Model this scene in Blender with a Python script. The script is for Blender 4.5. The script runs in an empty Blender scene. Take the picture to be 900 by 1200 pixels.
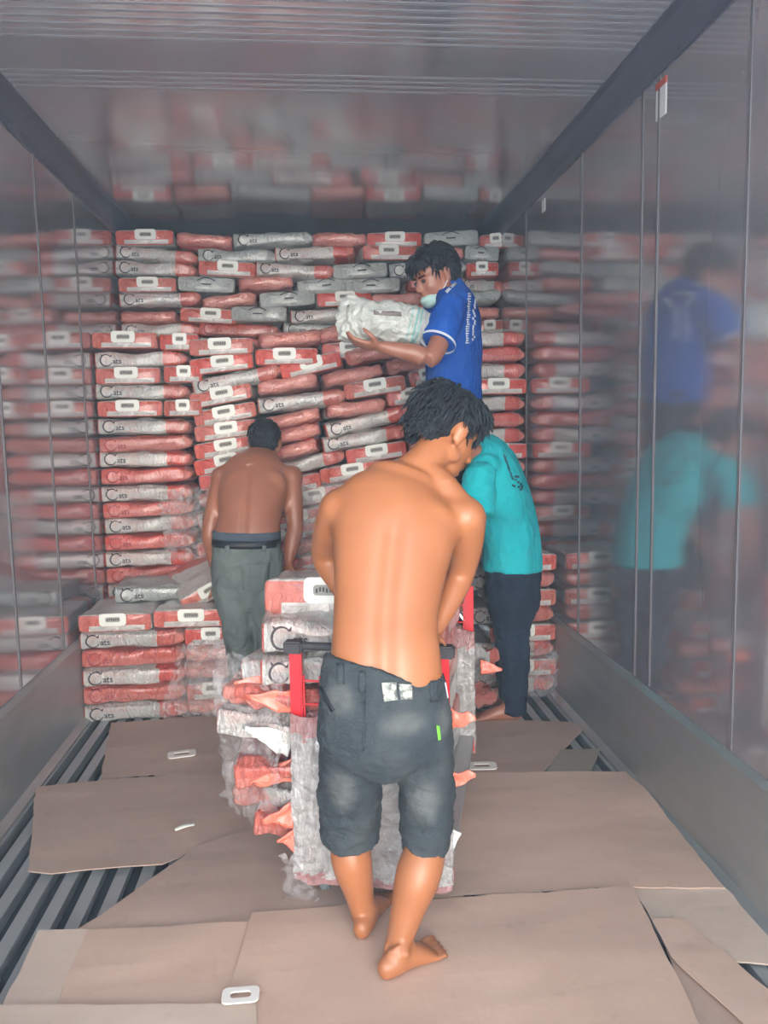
import bpy, bmesh, math, random
from mathutils import Vector, Matrix, Euler, noise
from mathutils.bvhtree import BVHTree
R = math.radians
scene = bpy.context.scene
col = scene.collection
PI = math.pi

# ------------------------------------------------------------ camera
F_PX, YAW, PITCH, ROLL, CAM_Z = 926.3, .0894, .1092, -.0189, 1.342
fw = Vector((math.sin(YAW)*math.cos(PITCH), math.cos(YAW)*math.cos(PITCH), -math.sin(PITCH)))
rt = Vector((math.cos(YAW), -math.sin(YAW), 0)); up = rt.cross(fw)
rt2 = rt*math.cos(ROLL)+up*math.sin(ROLL); up2 = up*math.cos(ROLL)-rt*math.sin(ROLL)
cam_data = bpy.data.cameras.new('camera'); cam = bpy.data.objects.new('camera', cam_data); col.objects.link(cam)
m = Matrix((rt2, up2, -fw)).transposed().to_4x4(); m.translation = (0, 0, CAM_Z); cam.matrix_world = m
cam_data.sensor_fit = 'VERTICAL'; cam_data.sensor_height = 36; cam_data.lens = F_PX/1200*36
cam_data.clip_start = .05
scene.camera = cam
# ------------------------------------------------------------ world, light, exposure
scene.view_settings.view_transform = 'Standard'; scene.view_settings.look = 'None'
scene.view_settings.gamma = 1; scene.view_settings.use_curve_mapping = False
scene.view_settings.exposure = 0.85
world = bpy.data.worlds.new('sky'); scene.world = world; world.use_nodes = True
bg = world.node_tree.nodes['Background']; bg.inputs[0].default_value = (.80, .90, 1.0, 1); bg.inputs[1].default_value = 3.3
ld = bpy.data.lights.new('rear_fill_sun', 'SUN'); ld.energy = 1.75; ld.angle = R(34); ld.color = (1.0, .90, .78)
lo = bpy.data.objects.new('rear_fill_sun', ld); col.objects.link(lo); lo.rotation_euler = (R(90-6), 0, R(3))   # low soft sun added through the open doors to brighten the rear sacks



def at(u, v, Y):
    """point seen at frame position (u, v) at distance Y down the container"""
    d = fw + rt2*((u-450)/F_PX) - up2*((v-600)/F_PX)
    return Vector((0, 0, CAM_Z)) + d*(Y/d.y)


def onfloor(u, v, z=0.0):
    d = fw + rt2*((u-450)/F_PX) - up2*((v-600)/F_PX)
    return Vector((0, 0, CAM_Z)) + d*((z-CAM_Z)/d.z)


# ------------------------------------------------------------ material helpers
def mat(name, color=(.5, .5, .5), rough=.5, metal=0, coat=0, spec=.5, trans=0, sss=0):
    m = bpy.data.materials.new(name); m.use_nodes = True
    b = m.node_tree.nodes['Principled BSDF']
    b.inputs['Base Color'].default_value = (*color, 1); b.inputs['Roughness'].default_value = rough
    b.inputs['Metallic'].default_value = metal; b.inputs['Coat Weight'].default_value = coat
    b.inputs['Coat Roughness'].default_value = .15
    b.inputs['Specular IOR Level'].default_value = spec
    b.inputs['Transmission Weight'].default_value = trans
    if sss:
        b.inputs['Subsurface Weight'].default_value = sss; b.inputs['Subsurface Radius'].default_value = (.02, .008, .004)
    return m


class N:
    """small node-graph writer"""
    def __init__(s, m): s.m = m; s.t = m.node_tree; s.b = s.t.nodes['Principled BSDF']
    def n(s, k, **a):
        x = s.t.nodes.new(k)
        for i, v in a.items(): setattr(x, i, v)
        return x
    def put(s, sock, v):
        if hasattr(v, 'links') or hasattr(v, 'is_linked'): s.t.links.new(v, sock)
        else: sock.default_value = v
    def math(s, op, a, b=0.0, c=None):
        x = s.n('ShaderNodeMath', operation=op); s.put(x.inputs[0], a); s.put(x.inputs[1], b)
        if c is not None: s.put(x.inputs[2], c)
        return x.outputs[0]
    def mix(s, f, a, b):
        x = s.n('ShaderNodeMix', data_type='RGBA'); s.put(x.inputs[0], f)
        s.put(x.inputs[6], a if not isinstance(a, tuple) else (*a, 1)); s.put(x.inputs[7], b if not isinstance(b, tuple) else (*b, 1))
        return x.outputs[2]
    def coord(s, which='Object', scale=(1, 1, 1)):
        t = s.n('ShaderNodeTexCoord'); mp = s.n('ShaderNodeMapping'); mp.inputs['Scale'].default_value = scale
        s.t.links.new(t.outputs[which], mp.inputs[0]); return mp.outputs[0]
    def xyz(s, v):
        x = s.n('ShaderNodeSeparateXYZ'); s.t.links.new(v, x.inputs[0]); return x.outputs
    def noise(s, v, scale, detail=3, rough=.5, dist=0):
        x = s.n('ShaderNodeTexNoise'); s.t.links.new(v, x.inputs['Vector']); x.inputs['Scale'].default_value = scale
        x.inputs['Detail'].default_value = detail; x.inputs['Roughness'].default_value = rough; x.inputs['Distortion'].default_value = dist
        return x.outputs['Fac']
    def ramp(s, f, *stops):
        x = s.n('ShaderNodeValToRGB'); s.t.links.new(f, x.inputs[0]); e = x.color_ramp.elements
        while len(e) < len(stops): e.new(.5)
        for i, (p, c) in enumerate(stops):
            e[i].position = p; e[i].color = (*c, 1) if isinstance(c, tuple) else (c, c, c, 1)
        return x.outputs[0]
    def bump(s, h, strength=.3, dist=.01):
        x = s.n('ShaderNodeBump'); s.t.links.new(h, x.inputs['Height']); x.inputs['Strength'].default_value = strength
        x.inputs['Distance'].default_value = dist; s.t.links.new(x.outputs[0], s.b.inputs['Normal'])
    def color(s, v): s.put(s.b.inputs['Base Color'], v)
    def rough(s, v): s.put(s.b.inputs['Roughness'], v)


# stainless wall sheets: long vertical brushing, smears, soft mirror
def steel(name, base, r0, r1, scale, dirt=.35, metal=.9, bstr=.12):
    m = mat(name, base, .2, metal); g = N(m)
    c = g.coord('Object', scale)
    n1 = g.noise(c, 1.0, 5, .6); n2 = g.noise(g.coord('Object'), 1.3, 4, .6)
    g.color(g.mix(g.math('MULTIPLY', n2, dirt), base, tuple(x*.62 for x in base)))
    mr = g.n('ShaderNodeMapRange'); g.t.links.new(n1, mr.inputs[0]); mr.inputs[1].default_value = .3; mr.inputs[2].default_value = .75
    mr.inputs[3].default_value = r0; mr.inputs[4].default_value = r1; g.rough(mr.outputs[0])
    g.bump(n1, bstr, .01)
    return m


M = {}
M['wall'] = steel('brushed_steel_wall', (.54, .52, .54), .06, .15, (1, 9, .5), metal=.70, bstr=.02)
M['ceil'] = steel('ceiling_sheet', (.66, .66, .68), .10, .20, (.5, 14, 1), dirt=.2, metal=.66, bstr=.03)
M['trim'] = steel('trim_metal', (.15, .17, .22), .35, .5, (3, 3, 3), metal=.6)
M['seam'] = mat('seam_strip', (.17, .155, .16), .6, .1)
M['kick'] = steel('scuff_plate', (.50, .52, .50), .34, .55, (2, 3, 14), dirt=1.0, metal=.7)
M['alu'] = steel('floor_aluminium', (.50, .52, .52), .4, .6, (40, 2, 2), dirt=.8, metal=.55)
M['gap'] = mat('floor_channel', (.012, .020, .03), .9)
M['back'] = mat('bulkhead', (.05, .08, .11), .6)
M['sticker'] = mat('sticker_white', (.75, .73, .70), .5)
M['sticker_red'] = mat('sticker_red', (.55, .12, .08), .5)

CORAL = (.86, .125, .095); WHITE = (.84, .79, .74)


def sack_mat(name, kind):
    m = mat(name, WHITE, .28, coat=.7); g = N(m)
    x, y, z = g.xyz(g.coord('Object'))
    oi = g.n('ShaderNodeObjectInfo').outputs['Random']
    nz = g.noise(g.coord('Object'), 9, 2)
    coral = g.mix(oi, CORAL, (.70, .20, .15)); white = g.mix(oi, WHITE, (.64, .64, .60)); bl = g.noise(g.coord('Object', (1, 1, 2)), 7, 3, .6)
    white = g.mix(g.math('MULTIPLY', g.ramp(bl, (.52, 0.0), (.66, 1.0)), .5), white, (.72, .40, .36))
    if kind == 'white':
        f = g.math('GREATER_THAN', g.math('ADD', y, g.math('MULTIPLY', nz, .12)), .165)
        side = g.mix(f, white, coral)
    elif kind == 'grey':
        side = g.mix(g.math('GREATER_THAN', y, .19), (.50, .53, .50), (.62, .63, .60))
    else:
        f = g.math('GREATER_THAN', g.math('ABSOLUTE', g.math('SUBTRACT', z, g.math('MULTIPLY', nz, .05))), .028)
        side = g.mix(g.math('MULTIPLY', f, .35), coral, (.86, .40, .34))
    if kind != 'grey':
        cap = g.math('LESS_THAN', y, -.2225)
        st = g.math('MULTIPLY', g.math('LESS_THAN', z, -.013), g.math('LESS_THAN', g.math('ABSOLUTE', g.math('SUBTRACT', x, .01)), .125))
        st = g.math('MULTIPLY', st, g.math('GREATER_THAN', z, -.037))
        face = g.mix(st, coral, (.78, .73, .69))
        face = g.mix(g.math('GREATER_THAN', z, .036), face, (.55, .52, .48))
        side = g.mix(cap, side, face)
    if kind != 'grey': side = g.mix(g.math('MULTIPLY', g.math('GREATER_THAN', y, .195), g.ramp(g.noise(g.coord('Object'), 16, 3), (.3, .35), (.65, .95))), side, (.95, .42, .34))
    g.color(side)
    w = g.noise(g.coord('Object', (1, 2.2, 1)), 20, 5, .62, 1.8)
    g.bump(w, 1.0, .035)
    return m


M['sw'] = sack_mat('sack_white', 'white'); M['sc'] = sack_mat('sack_coral', 'coral'); M['sg'] = sack_mat('sack_grey', 'grey')
M['tag'] = mat('handle_plastic', (.72, .72, .66), .45)
M['ink'] = mat('dark_ink', (.045, .03, .035), .6)
M['redink'] = mat('dark_red_ink', (.32, .03, .03), .6)
M['hole'] = mat('handle_slot', (.32, .31, .28), .8)


def film_mat(name, alpha0, alpha1, tint=(.75, .70, .70)):
    m = mat(name, tint, .16, coat=.6, spec=.9); g = N(m)
    c = g.coord('Object'); n1 = g.noise(c, 14, 5, .65, 2.0)
    mr = g.n('ShaderNodeMapRange'); g.t.links.new(n1, mr.inputs[0]); mr.inputs[1].default_value = .35; mr.inputs[2].default_value = .7
    mr.inputs[3].default_value = alpha0; mr.inputs[4].default_value = alpha1
    g.put(g.b.inputs['Alpha'], mr.outputs[0])
    g.bump(g.noise(c, 30, 5, .6, 2.5), .9, .02)
    return m


M['film'] = film_mat('stretch_film', .02, .34)
M['filmpanel'] = mat('film_wrapped_mesh', (.66, .60, .58), .18, coat=.6); g = N(M['filmpanel'])
_c = g.coord('Object', (1, 1, 1.6)); _n = g.noise(_c, 16, 5, .65, 1.5)
g.color(g.ramp(_n, (.30, (.50, .44, .43)), (.42, (.68, .63, .61)), (.60, (.90, .88, .85)))); _z = g.xyz(g.coord('Object'))[2]; _p = g.math('ADD', g.math('GREATER_THAN', g.math('ADD', _z, g.math('MULTIPLY', _n, .14)), .575), g.math('LESS_THAN', g.math('ADD', _z, g.math('MULTIPLY', _n, .10)), .155)); g.color(g.mix(g.math('MULTIPLY', _p, .55), g.b.inputs['Base Color'].links[0].from_socket, (.75, .12, .12))); g.bump(g.noise(g.coord('Object', (1.6, 1, .7)), 34, 5, .65, 2.5), 1.0, .035)
M['red'] = mat('red_paint', (.62, .012, .022), .35, coat=.3)
M['rubber'] = mat('dark_rubber', (.035, .03, .035), .6)
M['wheel'] = mat('grey_wheel', (.16, .18, .19), .55)
M['zinc'] = mat('zinc', (.5, .5, .5), .4, .8)


def cardboard(name, c1, c2):
    m = mat(name, c1, .75); g = N(m); c = g.coord('Object')
    n1 = g.noise(c, 2.2, 6, .62); n2 = g.noise(g.coord('Object', (.7, 2.0, 1)), 1.6, 2, .45, .4); n3 = g.noise(c, 26, 3, .6)
    v = g.mix(g.ramp(n1, (.35, 0.0), (.7, 1.0)), c1, c2)
    v = g.mix(g.math('MULTIPLY', g.ramp(n2, (.45, 0.0), (.75, 1.0)), .04), v, tuple(k*.72 for k in c1))
    v = g.mix(g.math('MULTIPLY', g.ramp(n3, (.6, 0.0), (.72, 1.0)), .25), v, tuple(k*.6 for k in c1))
    g.color(v); g.bump(g.math('ADD', g.math('MULTIPLY', n2, 3.0), g.math('MULTIPLY', n3, .15)), .3, .02)
    return m


M['card'] = cardboard('cardboard', (.57, .395, .295), (.50, .335, .25))
M['card2'] = cardboard('cardboard_worn', (.44, .305, .235), (.37, .255, .20))
M['card3'] = cardboard('cardboard_pale', (.60, .46, .36), (.50, .38, .30))
M['card4'] = cardboard('cardboard_greenish', (.27, .225, .165), (.24, .20, .15))


def skin(name, c1, c2):
    m = mat(name, c1, .40, sss=.0, spec=.45, coat=.16); g = N(m); m.node_tree.nodes['Principled BSDF'].inputs['Coat Roughness'].default_value = .35
    c = g.coord('Object'); n1 = g.noise(c, 6, 4, .6)
    g.color(g.mix(g.ramp(n1, (.35, 0.0), (.7, 1.0)), c1, c2)); g.bump(g.noise(c, 120, 2), .05, .002)
    return m


M['skin1'] = skin('skin_light_brown', (.40, .142, .052), (.34, .118, .042))
M['skin2'] = skin('skin_brown', (.33, .125, .065), (.27, .10, .055))
M['skin3'] = skin('skin_tan', (.36, .14, .085), (.31, .12, .075))
M['hair'] = mat('black_hair', (.006, .009, .013), .6, spec=.35); g = N(M['hair'])
g.bump(g.noise(g.coord('Object', (3, 3, 1)), 60, 3), .6, .01)
M['fade'] = None


def cloth(name, c1, c2, scale=5, b=.5, rough=.85):
    m = mat(name, c1, rough, spec=.2); g = N(m); c = g.coord('Object')
    g.color(g.mix(g.ramp(g.noise(c, scale, 4), (.35, 0.0), (.7, 1.0)), c1, c2))
    g.bump(g.noise(g.coord('Object', (1.6, 1.6, 1)), 8, 4, .55, .8), b, .03)
    return m


M['blue'] = cloth('blue_cotton', (.006, .085, .42), (.005, .065, .33))
M['teal'] = cloth('teal_cotton', (.008, .44, .48), (.006, .36, .42))
M['navy'] = cloth('dark_trouser', (.012, .022, .042), (.008, .016, .032))
M['jeans'] = cloth('grey_green_jeans', (.15, .18, .165), (.10, .125, .12), 9)
M['boxer'] = cloth('slate_waistband', (.07, .09, .12), (.06, .08, .10))
M['belt'] = mat('black_belt', (.006, .008, .014), .5)
M['white'] = mat('white_print', (.62, .66, .72), .7)
M['tealink'] = mat('dark_print', (.01, .055, .075), .7)
M['mask'] = mat('pale_green_mask', (.45, .66, .62), .8)
M['lime'] = mat('lime_paint', (.20, .75, .05), .6)
M['dirtywhite'] = mat('dirty_patch', (.36, .36, .32), .8); g = N(M['dirtywhite']); g.color(g.ramp(g.noise(g.coord('Object'), 60, 3), (.38, (.12, .13, .12)), (.55, (.50, .49, .42))))
M['shoe'] = mat('black_shoe', (.01, .012, .015), .5)


# ------------------------------------------------------------ object helpers
def link(name, me, parent=None, material=None, smooth=False):
    o = bpy.data.objects.new(name, me); col.objects.link(o)
    if parent: o.parent = parent
    if material:
        if isinstance(material, (list, tuple)):
            for k in material: me.materials.append(k)
        else: me.materials.append(material)
    if smooth:
        for p in me.polygons: p.use_smooth = True
    return o


def frombm(name, bm, parent=None, material=None, smooth=False):
    me = bpy.data.meshes.new(name); bmesh.ops.recalc_face_normals(bm, faces=bm.faces[:]); bm.to_mesh(me); bm.free()
    return link(name, me, parent, material, smooth)


def empty(name, loc=(0, 0, 0), rot=(0, 0, 0)):
    o = bpy.data.objects.new(name, None); col.objects.link(o); o.location = loc; o.rotation_euler = rot; o.empty_display_size = .1
    return o


def tag(o, label, cat, group=None, kind=None):
    if label: o['label'] = label
    if cat: o['category'] = cat
    if group: o['group'] = group
    if kind: o['kind'] = kind
    return o


def struct(o): o['kind'] = 'structure'; return o


def box(bm, c, s, rot=None, bev=0, mi=0):
    r = bmesh.ops.create_cube(bm, size=1); vs = r['verts']
    M4 = Matrix.Translation(Vector(c)) @ (rot.to_4x4() if rot else Matrix()) @ Matrix.Diagonal((*s, 1))
    bmesh.ops.transform(bm, matrix=M4, verts=vs)
    fs = set(f for v in vs for f in v.link_faces)
    for f in fs: f.material_index = mi
    if bev:
        es = list(set(e for v in vs for e in v.link_edges)); bmesh.ops.bevel(bm, geom=es, offset=bev, segments=2, affect='EDGES')


def catmull(p, n):
    out = []
    for i in range(len(p)-1):
        a, b, c, d = p[max(i-1, 0)], p[i], p[i+1], p[min(i+2, len(p)-1)]
        for k in range(n):
            t = k/n
            out.append(tuple(.5*((2*b[j])+(-a[j]+c[j])*t+(2*a[j]-5*b[j]+4*c[j]-d[j])*t*t+(-a[j]+3*b[j]-3*c[j]+d[j])*t**3) for j in range(len(b))))
    out.append(tuple(p[-1])); return out


def loft(bm, rings, side=(1, 0, 0), n=20, sub=4, caps=True, power=1.0, mi=0, tube_only=False):
    """rings = [(point, half width along side, half depth)]; smooth tube of elliptic section"""
    P = [(*r[0], r[1], r[2] if len(r) > 2 else r[1]) for r in rings]
    S = catmull(P, sub) if sub > 1 else [tuple(x) for x in P]
    s = Vector(side).normalized(); loops = []
    def ring(c, w, d, rw, rd):
        vs = []
        for k in range(n):
            a = 2*PI*k/n; ca, sa = math.cos(a), math.sin(a)
            if power != 1.0:
                ca = math.copysign(abs(ca)**power, ca); sa = math.copysign(abs(sa)**power, sa)
            vs.append(bm.verts.new(c+w*rw*ca+d*rd*sa))
        return vs
    fr = []
    for i, q in enumerate(S):
        a = Vector(S[max(i-1, 0)][:3]); b = Vector(S[min(i+1, len(S)-1)][:3]); t = (b-a).normalized()
        w = s-t*s.dot(t)
        if w.length < .15: w = fr[-1][1] - t*fr[-1][1].dot(t) if fr else t.orthogonal()
        w.normalize(); fr.append((t, w, t.cross(w)))
    def cap(i, sgn):
        t, w, d = fr[i]; c = Vector(S[i][:3]); rw, rd = max(S[i][3], .001), max(S[i][4], .001); r = min(rw, rd)
        return [ring(c+t*sgn*r*k, w, d, rw*e, rd*e) for k, e in ((.45, .88), (.8, .55))], c+t*sgn*r*.95
    if caps:
        cs, tip0 = cap(0, -1); loops += cs[::-1]
    for i, q in enumerate(S): loops.append(ring(Vector(q[:3]), fr[i][1], fr[i][2], max(q[3], .001), max(q[4], .001)))
    if caps:
        cs, tip1 = cap(len(S)-1, 1); loops += cs
    fs = []
    for A, B in zip(loops, loops[1:]):
        for k in range(n): fs.append(bm.faces.new((A[k], A[(k+1) % n], B[(k+1) % n], B[k])))
    if caps:
        v0 = bm.verts.new(tip0); v1 = bm.verts.new(tip1)
        for k in range(n):
            fs.append(bm.faces.new((v0, loops[0][(k+1) % n], loops[0][k]))); fs.append(bm.faces.new((v1, loops[-1][k], loops[-1][(k+1) % n])))
    elif not tube_only:
        fs.append(bm.faces.new(loops[0][::-1])); fs.append(bm.faces.new(loops[-1]))
    for f in fs: f.material_index = mi


def ell(bm, c, r, rot=None, seg=20):
    q = bmesh.ops.create_uvsphere(bm, u_segments=seg, v_segments=max(8, seg//2), radius=1)
    bmesh.ops.transform(bm, matrix=Matrix.Translation(Vector(c)) @ (rot.to_4x4() if rot else Matrix()) @ Matrix.Diagonal((*r, 1)), verts=q['verts'])


def tube(bm, pts, r, n=10, mi=0): loft(bm, [(Vector(p), r, r) for p in pts], side=(.13, .21, .97), n=n, sub=1, caps=True, mi=mi)


def remesh(bm, voxel, smooth=3):
    bmesh.ops.recalc_face_normals(bm, faces=bm.faces[:])
    me = bpy.data.meshes.new('tmp'); bm.to_mesh(me); bm.free()
    o = bpy.data.objects.new('tmp', me); col.objects.link(o)
    q = o.modifiers.new('r', 'REMESH'); q.mode = 'VOXEL'; q.voxel_size = voxel; q.use_smooth_shade = True
    if smooth:
        q = o.modifiers.new('s', 'SMOOTH'); q.factor = .5; q.iterations = smooth
    dg = bpy.context.evaluated_depsgraph_get(); out = bpy.data.meshes.new_from_object(o.evaluated_get(dg))
    bpy.data.objects.remove(o); bpy.data.meshes.remove(me)
    return out


def text_mesh(body, size, bold=0.0):
    cu = bpy.data.curves.new('t', 'FONT'); cu.body = body; cu.size = size; cu.offset = bold; cu.resolution_u = 3
    o = bpy.data.objects.new('t', cu); col.objects.link(o)
    dg = bpy.context.evaluated_depsgraph_get(); me = bpy.data.meshes.new_from_object(o.evaluated_get(dg)); bpy.data.objects.remove(o)
    return me


# ------------------------------------------------------------ the setting
XL, XR, H, Y0, Y1, KZ = -1.107, 1.183, 2.577, -.30, 5.45, .372


def slab(name, c, s, material): bm = bmesh.new(); box(bm, c, s); return struct(frombm(name, bm, None, material))


YM = (Y0+Y1)/2; YL = Y1-Y0
slab('wall_left', (XL-.04, YM, H/2), (.08, YL, H), M['wall'])
slab('wall_right', (XR+.04, YM, H/2), (.08, YL, H), M['wall'])
slab('ceiling', ((XL+XR)/2, YM, H+.04), (XR-XL+.16, YL, .08), M['ceil'])
slab('wall_back', ((XL+XR)/2, Y1+.04, H/2), (XR-XL+.16, .08, H), M['back'])
# T-bar floor: one rail every 7.6 cm over a dark channel bed
bm = bmesh.new(); box(bm, ((XL+XR)/2, YM, -.085), (XR-XL+.16, YL, .05), mi=1)
x = XL+.02
while x < XR-.02:
    box(bm, (x+.019, YM, -.006), (.038, YL, .012)); box(bm, (x+.019, YM, -.035), (.008, YL, .05)); x += .076
struct(frombm('floor', bm, None, [M['alu'], M['gap']]))
# scuff plates, corner coves
for side, xw, sg in (('left', XL, 1), ('right', XR, -1)):
    bm = bmesh.new(); prof = [(0, KZ+.012), (.006, KZ+.012), (.022, KZ-.004), (.022, .03), (.05, .012), (.05, .001), (0, .001)]
    vs = [[bm.verts.new((xw+sg*a, y, z)) for a, z in prof] for y in (Y0, Y1)]
    for k in range(len(prof)): bm.faces.new((vs[0][k], vs[0][(k+1) % len(prof)], vs[1][(k+1) % len(prof)], vs[1][k]))
    struct(frombm('baseboard_'+side, bm, None, M['kick']))
    bm = bmesh.new(); prof = [(0, H-.10), (.006, H-.10), (.02, H-.075), (.06, H-.02), (.075, H-.005), (.075, H), (0, H)]
    vs = [[bm.verts.new((xw+sg*a, y, z)) for a, z in prof] for y in (Y0, Y1)]
    for k in range(len(prof)): bm.faces.new((vs[0][k], vs[0][(k+1) % len(prof)], vs[1][(k+1) % len(prof)], vs[1][k]))
    y = Y0+.1
    while y < Y1:
        box(bm, (xw+sg*.012, y, H-.086), (.006, .012, .012), bev=.002); box(bm, (xw+sg*.066, y, H-.008), (.01, .01, .006)); y += .18
    struct(frombm('trim_1' if side == 'left' else 'trim_2', bm, None, M['trim']))
k = 3
for xw, sg, ys in ((XR, -1, (3.42, 2.79, 2.66, 2.10, 4.3)), (XL, 1, (3.50, 2.98, 4.05, 2.2))):
    for y in ys:
        bm = bmesh.new(); box(bm, (xw+sg*.002, y, (H+KZ)/2-.04), (.003, .012, H-KZ-.12))
        struct(frombm('trim_%d' % k, bm, None, M['seam'])); k += 1
# ceiling ribs: a band of fine cross ribs
bm = bmesh.new()
for band in ((2.42, 2.72), (2.96, 3.10)):
    y = band[0]
    while y < band[1]: box(bm, ((XL+XR)/2, y, H-.0001), (XR-XL-.16, .016, .0007)); y += .042
struct(frombm('trim_%d' % k, bm, None, mat('ceiling_rib', (.42, .42, .44), .55, .4)))
# added haze volume: its bluish scatter lifts the blacks
bm = bmesh.new(); box(bm, ((XL+XR)/2, (Y1+.1)/2-.1, H/2), (XR-XL+.05, Y1+.1, H+.05))
HZ = bpy.data.materials.new('black_lift_haze'); HZ.use_nodes = True; nt = HZ.node_tree; nt.nodes.clear()
vo = nt.nodes.new('ShaderNodeOutputMaterial'); vs_ = nt.nodes.new('ShaderNodeVolumeScatter'); vs_.inputs['Color'].default_value = (.62, .78, .95, 1)
vs_.inputs['Density'].default_value = .024; vs_.inputs['Anisotropy'].default_value = .1; nt.links.new(vs_.outputs[0], vo.inputs['Volume'])
hz = frombm('haze', bm, None, HZ); tag(hz, 'thin bluish haze added through the container to lift dark tones', 'haze', kind='stuff')
# stickers on the right wall
for (y, z, w, h, red, lab) in ((2.647, 2.385, .075, .095, 1, 'white square sticker with red top edge, high on the right wall near the front'),
                               (3.984, 2.413, .05, .06, 0, 'small pale sticker high on the right wall, closer to the sacks')):
    bm = bmesh.new(); box(bm, (XR-.0012, y, z), (.0024, w, h))
    t = tag(frombm('wall_sticker', bm, None, M['sticker']), lab, 'sticker')
    if red:
        bm = bmesh.new(); box(bm, (XR-.002, y, z+h/2+.012), (.0034, w, .022)); frombm('red_band', bm, t, M['sticker_red'])


# ------------------------------------------------------------ cardboard on the floor
def card(pts, z, material, label, px=True, seed=0, th=.004, warp=.006):
    """pts = outline; the sheet gets its own thickness, slight buckle and ragged edges"""
    W = [onfloor(u, v, z) for u, v in pts] if px else [Vector((a, b, z)) for a, b in pts]
    random.seed(seed+3); bm = bmesh.new(); out = []
    for i, p in enumerate(W):
        q = W[(i+1) % len(W)]; L = (q-p).length; n = max(1, int(L/.05)); d = (q-p).normalized(); nn = Vector((-d.y, d.x, 0))
        for k in range(n): out.append(p+(q-p)*(k/n)+nn*(random.uniform(-1, 1)*.003 if k else 0))
    f = bm.faces.new([bm.verts.new(p) for p in out])
    for ax in (0, 1):
        lo_, hi_ = min(p[ax] for p in out), max(p[ax] for p in out); c = lo_+.06
        while c < hi_:
            pl = Vector((c, 0, 0)) if ax == 0 else Vector((0, c, 0))
            bmesh.ops.bisect_plane(bm, geom=bm.verts[:]+bm.edges[:]+bm.faces[:], plane_co=pl, plane_no=(1, 0, 0) if ax == 0 else (0, 1, 0)); c += .06
    for v in bm.verts: v.co.z += max(0, noise.noise(Vector((v.co.x*3.1, v.co.y*4.3, seed*7.7))))*warp*2
    r = bmesh.ops.extrude_face_region(bm, geom=bm.faces[:])
    for v in [g_ for g_ in r['geom'] if isinstance(g_, bmesh.types.BMVert)]: v.co.z += th
    o = frombm('cardboard_sheet', bm, None, material)
    return tag(o, label, 'cardboard', 'flattened cardboard on the floor')


card([(-.72, 3.63), (.70, 3.63), (.62, 2.75), (.3, 2.5), (-.28, 2.75), (-.62, 3.0)], .002, M['card2'], 'dark worn cardboard sheet under the far end of the loaded trolley', False, 1)
card([(130, 848), (214, 844), (184, 908), (118, 914)], .008, M['card2'], 'small cardboard sheet against the low left sack pile', seed=2)
card([(212, 844), (300, 838), (312, 905), (181, 910)], .010, M['card2'], 'cardboard sheet with a white tag on it, before the low left pile', seed=3)
card([(42, 926), (130, 914), (345, 900), (352, 965), (262, 984), (190, 1014), (60, 1025), (33, 1022)], .016, M['card2'], 'wide grey-brown cardboard sheet overhanging the bare rails at left', seed=4)
card([(235, 990), (345, 960), (440, 1000), (440, 1070), (300, 1092), (90, 1092), (118, 1074)], .022, M['card2'], 'creased cardboard sheet with a slanting left edge, left of the near wheel', seed=5)
card([(45, 1093), (104, 1091), (66, 1186), (3, 1184)], .026, M['card3'], 'pale narrow cardboard strip at the bottom left over the rails', seed=6)
card([(102, 1091), (296, 1083), (270, 1184), (62, 1186)], .028, M['card'], 'square-cut cardboard sheet at bottom left with a taped seam', seed=7)
card([(-60, 1183), (300, 1178), (300, 1290), (-160, 1290)], .034, M['card3'], 'pale cardboard edge running along the bottom left of the floor', seed=8)
card([(552, 842), (690, 848), (636, 908), (520, 908)], .009, M['card2'], 'cardboard sheet beside the bare feet of the teal-shirt worker', seed=9)
card([(657, 879), (703, 879), (692, 908), (640, 906)], .014, M['card4'], 'small greenish cardboard offcut by the right-hand rails', seed=10)
card([(520, 907), (738, 905), (850, 1042), (700, 1040), (500, 1056), (430, 1056), (400, 907)], .018, M['card'], 'large smooth cardboard sheet to the right of the trolley', seed=11)
card([(515, 1055), (742, 1040), (838, 1240), (240, 1250), (296, 1072), (430, 1060)], .030, M['card'], 'big foreground cardboard sheet under the barefoot man in shorts', seed=12)
card([(742, 1042), (850, 1044), (905, 1086), (905, 1132), (850, 1128), (800, 1080), (765, 1082)], .010, M['card3'], 'torn cardboard piece against the right scuff plate', seed=13)
card([(763, 1080), (800, 1078), (905, 1165), (960, 1230), (880, 1210), (786, 1122)], .020, M['card'], 'slanting cardboard strip at the lower right', seed=14)
card([(780, 1112), (880, 1208), (920, 1260), (836, 1260)], .007, M['card2'], 'low cardboard piece tucked between foreground sheet and slanting strip', seed=15)


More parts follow.
